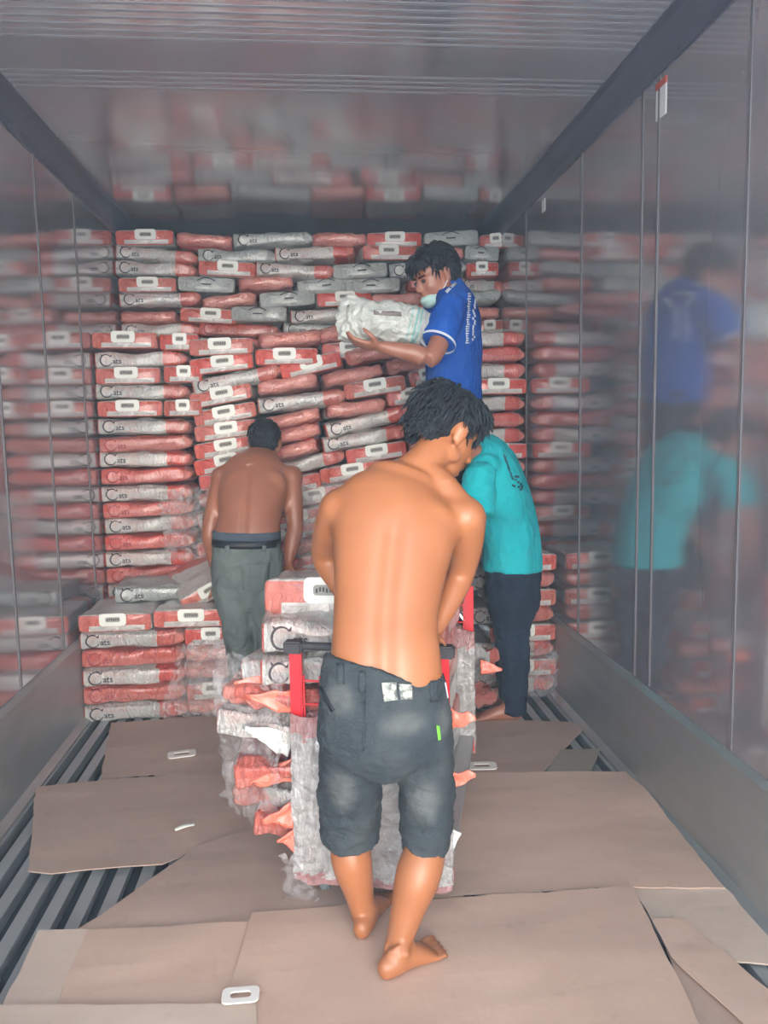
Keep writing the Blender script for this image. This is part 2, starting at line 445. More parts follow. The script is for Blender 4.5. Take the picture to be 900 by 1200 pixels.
def ring_plate(bm, w, h, hw, hh, th=.004, rad=.012, mi=0, back=None):
    """rounded plate with a rounded slot, in the XZ plane facing -Y"""
    def rr(a, b, r, n=5):
        pts = []
        for cx, cz, s0 in ((a-r, b-r, 0), (-a+r, b-r, 1), (-a+r, -b+r, 2), (a-r, -b+r, 3)):
            for k in range(n+1):
                t = (s0+k/n)*PI/2; pts.append((cx+r*math.cos(t), cz+r*math.sin(t)))
        return pts
    o_, i_ = rr(w/2, h/2, rad), rr(hw/2, hh/2, min(rad*.6, hh/2.01)); n = len(o_)
    L = [[bm.verts.new((p[0], y, p[1])) for p in q] for q, y in ((o_, 0), (o_, -th), (i_, -th), (i_, 0))]
    for A, B in ((L[0], L[1]), (L[1], L[2]), (L[2], L[3])):
        for k in range(n): bm.faces.new((A[k], A[(k+1) % n], B[(k+1) % n], B[k])).material_index = mi
    if back is not None: bm.faces.new(L[3]).material_index = back
    else:
        for k in range(n): bm.faces.new((L[3][k], L[3][(k+1) % n], L[0][(k+1) % n], L[0][k])).material_index = mi


for u, v, z, rz, sc, lab in ((282, 1167, .046, 0.0, .68, 'loose white handle ring lying in the foreground at left'), (213, 884, .020, .2, .9, 'loose white handle ring lying before the low left pile'),
                             (565, 898, .020, -.1, .9, 'loose white handle ring on the floor right of the trolley')):
    bm = bmesh.new(); ring_plate(bm, .125*sc, .075*sc, .07*sc, .032*sc, .004, .02*sc)
    o = frombm('handle_ring', bm, None, mat('loose_ring', (.78, .74, .68), .5)); p = onfloor(u, v, z); o.location = p; o.rotation_euler = (R(-90), 0, rz)
    tag(o, lab, 'plastic handle', 'loose handles on the floor')
bm = bmesh.new(); loft(bm, [(onfloor(206, 972, .030), .004, .009), (onfloor(216, 968, .034), .004, .011), (onfloor(227, 966, .030), .003, .008)], side=(0, 0, 1), n=8)
tag(frombm('paper_scrap', bm, None, M['tag'], True), 'curled pale scrap lying on the wide left cardboard sheet', 'scrap')


# ------------------------------------------------------------ the sack
def sack_mesh(seed, flat=1.0, cr_=1.0):
    random.seed(seed); bm = bmesh.new(); n = 48
    st = [(-.226, .02, .008, .3), (-.230, .155, .039, .22), (-.222, .164, .043, .25), (-.19, .164, .044, .27), (-.15, .163, .0455, .30), (-.11, .164, .046, .33), (-.06, .164, .047, .36), (-.02, .165, .047, .38), (.02, .165, .0475, .38), (.06, .164, .047, .38), (.10, .163, .0465, .38),
          (.14, .163, .046, .40), (.17, .162, .0455, .42), (.195, .161, .043, .45), (.213, .157, .038, .5), (.226, .150, .031, .55), (.234, .135, .020, .7), (.238, .07, .006, 1.0)]
    loops = []; ph = random.uniform(0, 50)
    for y, w, t, pw in st:
        vs = []
        for k in range(n):
            a = 2*PI*k/n; ca, sa = math.cos(a), math.sin(a)
            ca = math.copysign(abs(ca)**pw, ca); sa = math.copysign(abs(sa)**pw, sa)
            p = Vector((w*ca, y, t*sa*flat)); nn = noise.noise(p*11+Vector((ph, 0, 0)))
            q = .0 if y < -.215 else 1.0
            cr = (1-abs(noise.noise(Vector((p.x*16, p.y*9, p.z*30+ph)))))**5; p.x *= 1+q*(nn*.05-cr*.035)*cr_; p.z *= 1+q*(nn*.24-cr*.30)*cr_; p.y += q*noise.noise(p*14+Vector((0, ph, 0)))*.014
            vs.append(bm.verts.new(p))
        loops.append(vs)
    for A, B in zip(loops, loops[1:]):
        for k in range(n): bm.faces.new((A[k], A[(k+1) % n], B[(k+1) % n], B[k]))
    bm.faces.new(loops[0][::-1]); bm.faces.new(loops[-1])
    # crimped hem on the bottom end
    bmesh.ops.recalc_face_normals(bm, faces=bm.faces[:])
    me = bpy.data.meshes.new('sack'); bm.to_mesh(me); bm.free()
    for p in me.polygons: p.use_smooth = True
    return me


base = [sack_mesh(s) for s in range(4)]+[sack_mesh(s, 1.0, 2.6) for s in (11, 12, 13)]
bodies = {}
for kind, mk in (('white', 'sw'), ('coral', 'sc'), ('grey', 'sg')):
    bodies[kind] = []
    for me in base:
        c = me.copy(); c.materials.append(M[mk]); bodies[kind].append(c)


def cat_lettering():
    """big round C with two ear flicks, then the small letters; drawn in (a, b)"""
    bm = bmesh.new(); r1 = .029; cx, cz = .034, 0.0; seq = []
    for k in range(31):
        t = R(42+k*(352-42-14)/30.); w = .0016+.0022*math.sin(PI*k/30.)
        seq.append((Vector((cx+(r1+w)*math.cos(t), cz+(r1+w)*math.sin(t), 0)), Vector((cx+(r1-w)*math.cos(t), cz+(r1-w)*math.sin(t), 0))))
    pv = None
    for a, b in seq:
        c = (bm.verts.new(a), bm.verts.new(b))
        if pv: bm.faces.new((pv[0], c[0], c[1], pv[1]))
        pv = c
    for q in (((.050, .018), (.064, .031), (.062, .016)), ((.012, .020), (.006, .034), (.020, .026))): bm.faces.new([bm.verts.new((a, b, 0)) for a, b in q])
    t = text_mesh('ats', .040, .0006); t.transform(Matrix.Translation((.066, -.018, 0))); bm.from_mesh(t); bpy.data.meshes.remove(t)
    bmesh.ops.triangulate(bm, faces=bm.faces[:]); bmesh.ops.subdivide_edges(bm, edges=bm.edges[:], cuts=1)
    return bm


def lettering_on(me, sign, name):
    bm = cat_lettering(); src = bmesh.new(); src.from_mesh(me); tree = BVHTree.FromBMesh(src); src.free()
    for v in bm.verts:
        a, b = v.co.x, v.co.y
        if sign > 0: o_, d_ = Vector((.4, -.205+a, b)), Vector((-1, 0, 0))
        else: o_, d_ = Vector((-.4, -.045-a, b)), Vector((1, 0, 0))
        h = tree.ray_cast(o_, d_)[0]; v.co = (h+Vector((sign*.0022, 0, 0))) if h else Vector((sign*.166, o_.y, b))
    out = bpy.data.meshes.new(name); bm.to_mesh(out); bm.free(); return out


letters = {}
for kind, mk in (('white', 'ink'), ('coral', 'redink'), ('grey', 'ink')):
    letters[kind] = []
    for me in base:
        pair = []
        for sg in (1, -1):
            q = lettering_on(me, sg, 'lettering'); q.materials.append(M[mk]); pair.append(q)
        letters[kind].append(pair)
bm = bmesh.new(); ring_plate(bm, .120, .058, .068, .024, .0045, .015, 0, 1)
random.seed(1)
for k in range(6): box(bm, (-.024+k*.0096, -.0012, random.uniform(-.002, .002)), (.0055, .002, .010), mi=2)
bm.verts.ensure_lookup_table(); tag_me = bpy.data.meshes.new('carry_handle'); bmesh.ops.recalc_face_normals(bm, faces=bm.faces[:]); bm.to_mesh(tag_me); bm.free()
for q in (M['tag'], M['hole'], mat('slot_print', (.05, .045, .04), .6)): tag_me.materials.append(q)
bm = bmesh.new(); tube(bm, [(-.05+.1*k/8, -.002-.002*math.sin(PI*k/8), .006+.016*math.sin(PI*k/8)) for k in range(9)], .0028, 6)
box(bm, (.0, -.002, -.014), (.055, .003, .008)); arc_me = bpy.data.meshes.new('dark_handle'); bm.to_mesh(arc_me); bm.free(); arc_me.materials.append(M['ink'])
bm = bmesh.new(); loft(bm, [(Vector((-.1, .228, 0)), .004, .012), (Vector((-.03, .236, .004)), .004, .011), (Vector((.05, .235, -.003)), .004, .012), (Vector((.1, .228, .002)), .003, .010)], side=(0, 1, 0), n=8)
seal_me = bpy.data.meshes.new('crimped_seal'); bm.to_mesh(seal_me); bm.free(); seal_me.materials.append(M['sc'])

LOOK = {('white', 'E'): 'coral sack end with handle', ('coral', 'E'): 'red sack end with handle', ('grey', 'E'): 'grey sack end, arched handle',
        ('white', 'S'): 'white lettered sack side-on', ('coral', 'S'): 'coral lettered sack side-on', ('grey', 'S'): 'grey lettered sack side-on',
        ('white', 'B'): 'coral sack bottom end', ('coral', 'B'): 'puffy coral sack bottom end', ('grey', 'B'): 'grey sack bottom end'}
ORD = ['', 'first', 'second', 'third', 'fourth', 'fifth', 'sixth', 'seventh', 'eighth', 'ninth', 'tenth', 'eleventh', 'twelfth', 'thirteenth', 'fourteenth', 'fifteenth',
       'sixteenth', 'seventeenth', 'eighteenth', 'nineteenth', 'twentieth']
nsack = 0


def sack(kind, face, p, rot=(0, 0, 0), where='', group='', scale=(1, 1, 1), look=None, letter=True, crumpled=False):
    """face E = handle end to the viewer, B = bottom end, S = long lettered side; p = centre of the sack"""
    global nsack
    v = random.randrange(4, 7) if crumpled else random.randrange(4); nsack += 1
    o = bpy.data.objects.new('plastic_sack', bodies[kind][v]); col.objects.link(o)
    rz = {'E': 0, 'B': PI, 'S': -PI/2}[face]
    o.matrix_world = Matrix.Translation(Vector(p)) @ Euler(rot).to_matrix().to_4x4() @ Matrix.Rotation(rz, 4, 'Z') @ Matrix.Diagonal((*scale, 1))
    if letter and (face == 'S' or kind == 'w'):
        c = bpy.data.objects.new('lettering', letters[kind][v][0]); col.objects.link(c); c.parent = o
    if face == 'E':
        c = bpy.data.objects.new('carry_handle', arc_me if kind == 'grey' else tag_me); col.objects.link(c); c.parent = o; c.location = (random.uniform(-.012, .012), -.2305, .016)
    if face == 'B':
        c = bpy.data.objects.new('crimped_seal', seal_me); col.objects.link(c); c.parent = o
    tag(o, (look or LOOK[(kind, face)])+', '+where, 'sack', group)
    return o


random.seed(11)
TH = .0870
W_ = {'E': .331, 'B': .331, 'S': .462}
DY = {'E': .232, 'B': .232, 'S': .166}     # half depth towards the viewer


def fill_row(x0, x1, yf, z, pattern, stack, rown, tilt=0.0, jit=.012, group='', slope=0.0, yj=.03, zj=.004, tj=.02):
    """sacks side by side from x0 to x1; pattern = list of (kind, face)"""
    x = x0; i = 0
    while x < x1-.12:
        kind, face = pattern[i % len(pattern)]; w = W_[face]
        sx = 1.0
        if x+w > x1+.02: sx = max(.6, (x1-x)/w)
        w *= sx; cx = x+w/2
        z_ = z+slope*(cx-x0)
        y_ = yf+DY[face]+random.uniform(0, yj)
        sc = (sx, 1, 1) if face != 'S' else (1, sx, 1)
        last = 'row %s down' % ORD[rown]
        sack(kind, face, (cx, y_, z_+random.uniform(-zj, zj)), (random.uniform(-.02, .02), -(tilt+random.uniform(-tj, tj)), random.uniform(-yj*2, yj*2)),
             '%s from left, %s row down, %s' % (ORD[i+1], ORD[rown], stack), group, sc)
        x += w+random.uniform(0, jit); i += 1


wE, cE, gE, wS, cS, gS, wB, cB = ('white', 'E'), ('coral', 'E'), ('grey', 'E'), ('white', 'S'), ('coral', 'S'), ('grey', 'S'), ('white', 'B'), ('coral', 'B')
# rear stack, seen above the step (top row first)
rear = [[wE, wB, gS, cB, wE, gE, cE, cB], [wS, gS, wS, wE, cB, gE, wS], [wS, wE, wS, gE, gS, cE, wE], [wE, gE, cB, gE, gE, wB, wS, cB], [wS, cB, gE, wE, cB, gS, wB, wE],
        [cB, wE, gE, wS, cS, cB, wE, wB], [wS, cS, gS, wE, cB, wE, wS], [cB, wS, cB, gE, cB, cS, wB, cB]]
for i, pat in enumerate(rear):
    fill_row(XL+.005, XR-.005, 4.80, 2.445-i*TH, pat, 'rear stack', i+1, tilt=random.uniform(-.01, .04), group='sacks in the rear stack', yj=.06, tj=.09, zj=.008)
# middle stack: left column
left = [[wE], [wS], [wE, wE], [wS], [cE, wE], [wS], [cB, cB], [wS], [cS, cB], [wS], [cS], [wS], [cS], [wS], [cS], [gS]]
left = [[cE], [wS], [wE], [wS], [wE], [wS], [cS], [wS], [cS], [wS], [cS], [wS], [cS], [wS], [cS], [wS]]
XC = XL+.005
for i, pat in enumerate(left):
    fill_row(XC, XC+.52, 4.22, 1.795-i*TH, pat+[wE], 'left column', i+1, group='sacks in the left column', yj=.02) if pat[0][1] != 'S' else \
        fill_row(XC, XC+.47, 4.22, 1.795-i*TH, pat, 'left column', i+1, group='sacks in the left column', yj=.02)
# middle stack: slumped centre, rows climbing to the right
cen = [cB, wB, cE, cB, wE, wB, cB, cB, wE, cS, cB, gS, wE, wB, cB, wE, cB]
SL = .16
for i in range(20):
    pat = [random.choice([cB, wB, wE, cB, wE, cE, wS, cE, cB, wE]) for _ in range(6)]
    if i in (3, 5, 7, 11): pat[0] = wE
    z = 1.74-i*TH
    x0 = XC+.49
    fill_row(x0, .66, 4.20, z, pat, 'slumped centre', i+1, tilt=SL if 1 < i else .07, slope=SL if 1 < i else .12, group='sacks in the slumped centre', yj=.05, tj=.07, zj=.008)
# middle stack: right column
rgt = [[wS], [cS], [wS], [wE], [wS], [cS], [wS], [wE], [wS], [cS], [wS], [wE], [wS]]
for i, pat in enumerate(rgt):
    fill_row(.70 if pat[0][1] == 'S' else .84, XR-.01, 4.22, 1.795-i*TH, pat, 'right column', i+1, group='sacks in the right column', yj=.02)
# low stack at left
low = [[wE, wE], [wS, wE], [cS, cB], [wS, cB], [cS, wE], [wS, cB]]
for i, pat in enumerate(low):
    fill_row(XL+.02, -.37, 3.64, .468-i*TH, pat, 'low left pile', i+1, group='sacks in the low left pile', yj=.015, zj=.002)
# low stack at right
lowr = [wE, wS, wE, wS, wE, wS, cE, wS, wE]
for i, q in enumerate(lowr[:8]):
    fill_row(.73 if q[1] == 'S' else .83, XR-.03, 3.66, .675-i*TH, [q], 'low right pile', i+1, group='sacks in the low right pile', yj=.012, zj=.002)
# step under the man in blue
for i in range(5):
    fill_row(.0, .72, 3.36, .385-i*TH, [[wB, wE], [cS, cB]][i % 2], 'middle step', i+1, group='sacks in the middle step', yj=.01, zj=.001)
# sacks laid flat on the low left pile and leaning by the crouching man
for k, (p, rot, kk, ff, wh) in enumerate((((-.75, 4.04, .545), (0, .0, .05), 'grey', 'S', 'flat behind the low left pile'),
                                          ((-.56, 4.02, .60), (.15, -.45, .25), 'white', 'E', 'leaning left of the man in grey jeans'),
                                          ((-.06, 4.05, .50), (.1, -.2, -.1), 'coral', 'E', 'beside the legs of the man in grey jeans'))):
    sack(kk, ff, p, rot, wh, 'loose sacks by the left man')

# stretch film over parts of the stacks


def film(name_label, corners, out, seed, amp=.02, nx=26, nz=26):
    a, b, c, d = [Vector(q) for q in corners]; bm = bmesh.new(); rows = []; o_ = Vector(out)
    for j in range(nz+1):
        r_ = []
        for i in range(nx+1):
            s, t = i/nx, j/nz; p = (a*(1-s)+b*s)*(1-t)+(d*(1-s)+c*s)*t
            e = noise.noise(Vector((p.x*13, p.z*13, seed)))*.6+noise.noise(Vector((p.x*34, p.z*30, seed+5)))*.4
            p += o_*e*amp
            if j in (0, nz): p.z += noise.noise(Vector((i*.7, seed, j)))*.04
            if i in (0, nx): p.x += noise.noise(Vector((j*.7, seed+9, i)))*.04
            r_.append(bm.verts.new(p))
        rows.append(r_)
    for A, B in zip(rows, rows[1:]):
        for k in range(nx): bm.faces.new((A[k], A[k+1], B[k+1], B[k]))
    o = frombm('stretch_film', bm, None, M['film'], True)
    sol = o.modifiers.new('thickness', 'SOLIDIFY'); sol.thickness = .0006
    return tag(o, name_label, 'plastic film')


film('crinkled clear film over the left column beside the shirtless man', [(-.78, 4.175, .66), (-.36, 4.15, .66), (-.36, 4.15, 1.06), (-.80, 4.175, 1.02)], (0, 1, 0), 1)
film('crinkled clear film hanging over sacks right of the crouching man', [(-.1, 4.14, .48), (.3, 4.14, .48), (.3, 4.14, 1.08), (-.08, 4.14, 1.04)], (0, 1, 0), 2)
film('crinkled clear film around the low left pile', [(-.74, 3.605, .02), (-.355, 3.6, .02), (-.35, 3.6, .40), (-.62, 3.605, .36)], (0, 1, 0), 3)
film('crinkled clear film around the foot of the low right pile', [(.74, 3.625, .02), (1.15, 3.625, .02), (1.15, 3.625, .27), (.74, 3.625, .24)], (0, 1, 0), 4)
# ------------------------------------------------------------ platform trolley
TY = R(-15.5)
TO = Vector((.134, 2.055, 0)); TX = Vector((math.cos(TY), math.sin(TY), 0)); TV = Vector((-math.sin(TY), math.cos(TY), 0))
tr = empty('platform_trolley', TO, (0, 0, TY)); tag(tr, 'red platform trolley with film-wrapped mesh ends, loaded with sacks', 'trolley')
TL, TWd = .94, .435
bm = bmesh.new(); box(bm, (0, TL/2, .135), (TWd, TL, .03), bev=.004); box(bm, (0, .02, .118), (TWd+.01, .03, .05), bev=.003, mi=1); box(bm, (0, TL-.02, .118), (TWd+.01, .03, .05), bev=.003, mi=1)
frombm('deck', bm, tr, [M['zinc'], M['red']])
for yy, face in ((0, -1), (TL, 1)):
    f = bmesh.new()
    for sx in (-1, 1): box(f, (sx*(TWd/2-.017), yy, .43), (.034, .022, .62), bev=.004)
    box(f, (0, yy, .16), (TWd-.06, .02, .03), bev=.003)
    for k in range(9): box(f, (-.18+k*.045, yy, .42), (.005, .005, .50))
    for k in range(8): box(f, (0, yy, .2+k*.065), (TWd-.06, .005, .005))
    fo = frombm('end_frame', f, tr, M['red'])
    f = bmesh.new(); tube(f, [(-TWd/2-.005, yy, .752), (TWd/2+.005, yy, .752)], .011, 12)
    for sx in (-1, 1): box(f, (sx*(TWd/2-.012), yy, .749), (.052, .036, .034), bev=.005)
    frombm('push_handle', f, fo, M['rubber'])
    # wrapped skin round the mesh panel
    bm = bmesh.new(); rows = []
    for j in range(91):
        r_ = []
        for i in range(120):
            a = 2*PI*i/120; ca, sa = math.cos(a), math.sin(a)
            z = .085+(.565-.085)*j/90
            px = math.copysign(abs(ca)**.25, ca)*(TWd/2+.004); py = math.copysign(abs(sa)**.5, sa)*.018
            e = noise.noise(Vector((px*22, z*14, yy*9+py*20)))*.009+(1-abs(noise.noise(Vector((px*34+z*6, z*17, yy*9)))))**4*.010+(1-abs(noise.noise(Vector((px*50, z*60+px*30, yy*9)))))**4*.005-.006
            r_.append(bm.verts.new((px+e*.3*ca, yy+py+math.copysign(abs(e), sa)*.9, z+(noise.noise(Vector((px*15, yy, 3)))*.03 if j in (0, 90) else 0))))
        rows.append(r_)
    for A, B in zip(rows, rows[1:]):
        for k in range(120): bm.faces.new((A[k], A[(k+1) % 120], B[(k+1) % 120], B[k]))
    w = frombm('film_wrapped_panel', bm, fo, M['filmpanel'], True); w['label'] = 'crinkled silvery film wrapped round the mesh panel'
for sx in (-1, 1):
    for yy in (.08, TL-.08):
        bm = bmesh.new(); q = bmesh.ops.create_cone(bm, cap_ends=True, segments=28, radius1=.047, radius2=.047, depth=.028)
        bmesh.ops.transform(bm, matrix=Matrix.Translation((sx*.15, yy, .05)) @ Matrix.Rotation(PI/2, 4, 'Y'), verts=q['verts'])
        bmesh.ops.bevel(bm, geom=[e for e in bm.edges if e.calc_face_angle(0) > 1], offset=.006, segments=2, affect='EDGES')
        wo = frombm('caster_wheel', bm, tr, M['wheel'])
        bm = bmesh.new()
        for q in (-1, 1): box(bm, (sx*.15+q*.019, yy, .078), (.004, .04, .085), bev=.001)
        box(bm, (sx*.15, yy, .118), (.06, .07, .006)); tube(bm, [(sx*.15-.026, yy, .05), (sx*.15+.026, yy, .05)], .007, 10)
        frombm('caster_fork', bm, wo, M['zinc'])
# trolley load
random.seed(5)


def tl(x, y, z): return TO+TX*x+TV*y+Vector((0, 0, z))


kinds = ['coral', 'white', 'coral', 'white', 'coral', 'white', 'coral']
NEARW = ['lowest', 'second lowest', 'third lowest', 'middle', 'third highest', 'second highest', 'highest']
for i in range(6):
    z = .196+i*.092
    for j, yy in enumerate((.20, .56)):
        kd = kinds[(i+j) % 7]
        off = [.03, -.005, -.03, -.045, -.05, .03][i]
        fl = (i+j) % 3
        yaw = TY+random.uniform(-.22, .22)
        sack(kd, 'S', tl(-.17+off+random.uniform(-.02, .02), yy, z), (random.uniform(-.09, .09), random.uniform(-.10, .14), yaw+(PI if fl == 1 else 0)),
             '%s on the trolley, left side, %s end' % (NEARW[i], 'near' if j == 0 else 'far'), 'sacks loaded on the trolley', look='%s sack' % ('white' if kd == 'white' else 'coral'), letter=False, crumpled=True)
    for j, yy in enumerate((.27, .68)):
        kd = kinds[(i+j+2) % 7]; rt_ = .07 if j else .06
        sack(kd, 'B', tl(rt_+random.uniform(-.008, .008), yy, z), (0, random.uniform(-.05, .05), TY+random.uniform(-.04, .04)),
             '%s on the trolley, right side, %s end' % (NEARW[i], 'near' if j == 0 else 'far'), 'sacks loaded on the trolley', (.52, .9, 1), look='%s sack' % ('white' if kd == 'white' else 'coral'))
# three upright-looking sacks at the top left of the load
sack('white', 'S', at(394, 768, 2.31), (.02, .02, -.06), 'second from top above trolley handle', 'sacks loaded on the trolley', (1, .9, 1), look='white lettered sack')
sack('white', 'S', at(398, 729, 2.33), (.02, .02, -.03), 'under the topmost sack of the trolley', 'sacks loaded on the trolley', (1, .95, 1.12), look='white boldly lettered sack')
sack('white', 'E', at(385, 690, 2.52), (-.1, .02, -.10), 'topmost on the trolley load', 'sacks loaded on the trolley', (1.05, 1.0, 1.3), look='coral-ended sack with white handle')
for (u, v, Y, rot, kd, wh) in ((577, 768, 3.02, (.3, .5, 1.9), 'white', 'sticking out past the far trolley panel, upper'), (578, 812, 3.02, (.2, -.3, 2.1), 'coral', 'sticking out past the far trolley panel, lower')):
    sack(kd, 'B', at(u-22, v, Y+.05), rot, wh, 'sacks loaded on the trolley', (.3, .42, .8), crumpled=True, look='crumpled sack')
film('loose clear film trailing beside the near left wheel', [tl(-.25, -.01, .02), tl(-.16, -.015, .01), tl(-.15, -.02, .15), tl(-.25, -.02, .16)], (0, 1, 0), 8, .02, 12, 12)
film('clear film bulging around the left side of the trolley load', [tl(-.46, .10, .22), tl(-.28, .03, .20), tl(-.25, .03, .66), tl(-.50, .12, .72)], (0, 1, 0), 9, .05)


# loose crumpled corners poking from the load: folded flaps of sacks
def flap(p, dirs, wh, material, s=1.0):
    bm = bmesh.new(); a, b, c = [Vector(q)*s for q in dirs]
    n = 8; rows = []
    for j in range(n+1):
        t = j/n; r_ = []
        for i in range(n+1):
            u = i/n; q = (a*(1-u)+b*u)*(1-t*.85)+c*t; q += Vector((0, 1, .4))*noise.noise(q*28+Vector(p)*3)*.018*s; r_.append(bm.verts.new(Vector(p)+q))
        rows.append(r_)
    for A, B in zip(rows, rows[1:]):
        for k in range(n): bm.faces.new((A[k], A[k+1], B[k+1], B[k]))
    o = frombm('torn_sack_flap', bm, None, material, True); md = o.modifiers.new('t', 'SOLIDIFY'); md.thickness = .006
    tag(o, wh, 'plastic flap', 'crumpled flaps around the trolley load')


FC = mat('flap_coral', (.85, .20, .13), .4, coat=.4); N(FC).bump(N(FC).noise(N(FC).coord('Object'), 18, 4, .6, 1), .8, .02)
FWt = mat('flap_white', (.68, .70, .68), .35, coat=.4); N(FWt).bump(N(FWt).noise(N(FWt).coord('Object'), 18, 4, .6, 1), .8, .02)
for u, v, Y, d, mk, wh in (
        (345, 820, 2.16, ((0, 0, .03), (0, 0, -.05), (-.13, .0, .02)), FC, 'coral flap jutting left below the red post top'),
        (322, 795, 2.22, ((.03, 0, .02), (.03, 0, -.03), (-.12, .0, -.005)), FC, 'coral pointed flap reaching toward the black shoe'),
        (345, 870, 2.16, ((0, 0, .03), (-.02, 0, -.045), (-.14, .02, .05)), FWt, 'grey-white flap on the left of the load at mid height'),
        (345, 905, 2.16, ((0, 0, .04), (0, 0, -.03), (-.13, .0, -.03)), FC, 'coral flap bulging left, below the grey-white flap'),
        (345, 950, 2.14, ((0, 0, .03), (0, 0, -.05), (-.09, .0, -.02)), FC, 'coral flap low on the left of the load'),
        (345, 985, 2.12, ((0, 0, .03), (.005, 0, -.03), (-.05, .0, .0)), FC, 'lowest coral flap on the left of the load'),
        (528, 842, 2.05, ((0, 0, .03), (0, 0, -.03), (.07, .0, -.005)), FC, 'coral flap right of the shorts, upper'),
        (528, 912, 2.05, ((0, 0, .03), (0, 0, -.03), (.07, .0, .005)), FC, 'coral flap right of the shorts, lower'),
        (527, 985, 2.02, ((0, 0, .05), (0, 0, -.04), (.03, .0, .02)), FWt, 'white film-like flap beside the right hem'),
        (563, 782, 2.97, ((0, 0, .03), (0, 0, -.03), (.085, .0, -.01)), FC, 'coral and white flap right of the far panel')):
    flap(at(u, v, Y), d, wh, mk)


# ------------------------------------------------------------ people
class Head:
    """local frame: +y face, +z up, +x the person's right"""
    def __init__(s, c, face, upv, sc=1.0):
        f = Vector(face).normalized(); u = Vector(upv); u = (u-f*u.dot(f)).normalized(); r = f.cross(u)
        s.m = Matrix.Translation(Vector(c)) @ Matrix((r, f, u)).transposed().to_4x4() @ Matrix.Scale(sc, 4); s.sc = sc
    def p(s, x, y, z): return s.m @ Vector((x, y, z))
    def build(s, bm):
        t = bmesh.new()
        ell(t, (0, -.012, .03), (.074, .094, .082), seg=28); ell(t, (0, .030, -.022), (.060, .062, .075), seg=24)
        ell(t, (0, .048, -.075), (.040, .042, .030)); ell(t, (0, .062, .028), (.052, .026, .020))
        ell(t, (.030, .066, -.020), (.020, .018, .016)); ell(t, (-.030, .066, -.020), (.020, .018, .016))
        loft(t, [(Vector((0, .084, .018)), .007, .008), (Vector((0, .098, -.008)), .010, .010), (Vector((0, .106, -.024)), .015, .012)], n=10)
        ell(t, (0, .088, -.050), (.022, .012, .006)); ell(t, (0, .086, -.059), (.019, .012, .006)); ell(t, (0, .080, -.082), (.018, .018, .014))
        for q in (-1, 1):
            ell(t, (q*.076, -.004, -.008), (.008, .020, .033), Euler((R(-12), 0, q*R(-22))).to_matrix()); ell(t, (q*.079, -.010, .004), (.008, .016, .020), Euler((0, 0, q*R(-28))).to_matrix())
            ell(t, (q*.073, .002, -.032), (.008, .009, .012)); ell(t, (q*.050, .012, -.058), (.016, .034, .024))
        t.transform(s.m); me = bpy.data.meshes.new('t'); t.to_mesh(me); t.free(); bm.from_mesh(me); bpy.data.meshes.remove(me)
    def hair(s, parent, shape, tufts=260, L=.035, seed=0, fringe=1.0, low=-.05):
        t = bmesh.new()
        for c, r in shape: ell(t, c, r, seg=24)
        me = remesh(t, .007, 2); random.seed(seed)
        # keep only what lies outside face and below the hairline
        b2 = bmesh.new(); b2.from_mesh(me)
        dele = [v for v in b2.verts if (v.co.y > .045 and v.co.z < .045+.0*v.co.y) or v.co.z < low or (v.co.y > .012 and v.co.z < .012)]
        bmesh.ops.delete(b2, geom=dele, context='VERTS')
        b2.verts.ensure_lookup_table(); b2.normal_update(); vs = [v for v in b2.verts]
        data = [(v.co.copy(), v.normal.copy()) for v in random.sample(vs, min(tufts, len(vs)))]
        for co, nn in data:
            fl_ = Vector((random.uniform(-.3, .3)+co.x*4, random.uniform(.0, .8)*fringe if co.y > -.03 else -.3, random.uniform(-.9, -.2))); fl_ = fl_-nn*fl_.dot(nn)
            d = (nn*random.uniform(.10, .34)+fl_.normalized()).normalized()
            l = L*random.uniform(.5, 1.1)*(1 if co.z > .01 else .35); sd = d.orthogonal().normalized()
            loft(b2, [(co-nn*.006, .0055, .0035), (co+d*l*.55, .0042, .0028), (co+d*l+Vector((0, 0, -l*.25)), .0006, .0006)], side=sd, n=5, sub=1, caps=False)
        b2.transform(s.m); o = frombm('hair', b2, parent, M['hair'], True); return o


def hand(bm, wrist, d, palm, curl=60, sc=1.0, thumb=1, spread=1.0):
    """wrist point, direction of the fingers, palm normal; thumb=+1 leaves on the side palm x d"""
    w = Vector(wrist); d = Vector(d).normalized(); pn = Vector(palm); pn = (pn-d*pn.dot(d)).normalized(); sd = pn.cross(d)*thumb
    loft(bm, [(w-d*.02*sc, .026*sc, .020*sc), (w+d*.02*sc, .032*sc, .016*sc), (w+d*.06*sc, .040*sc, .014*sc), (w+d*.085*sc, .038*sc, .011*sc)], side=sd, n=14, sub=2)
    for k, (o_, ln) in enumerate(((.030, .072), (.010, .082), (-.010, .076), (-.030, .058))):
        b = w+d*.080*sc+sd*o_*sc; dirn = (d+sd*o_*2.0*spread).normalized(); ax = pn; pts = [(b-dirn*.02*sc, .0095*sc)]; q = b; a = 0
        for i, fr in enumerate((.45, .30, .25)):
            a += R(curl)*(.5, .9, .6)[i]
            dd = dirn*math.cos(a)+ax*math.sin(a); q = q+dd*ln*fr*sc; pts.append((q, (.0092, .0085, .0072)[i]*sc))
        loft(bm, [(p, r, r) for p, r in pts], side=sd, n=10, sub=2)
    b = w+d*.022*sc+sd*.026*sc
    t1 = b+(d*.5+sd*.75+pn*.35).normalized()*.038*sc; t2 = t1+(d*.8+sd*.25+pn*.5).normalized()*.030*sc; t3 = t2+(d*.8-sd*.05+pn*.55).normalized()*.022*sc
    loft(bm, [(b-sd*.01*sc, .015*sc), (t1, .0115*sc), (t2, .0105*sc), (t3, .008*sc)], side=pn, n=10, sub=2)


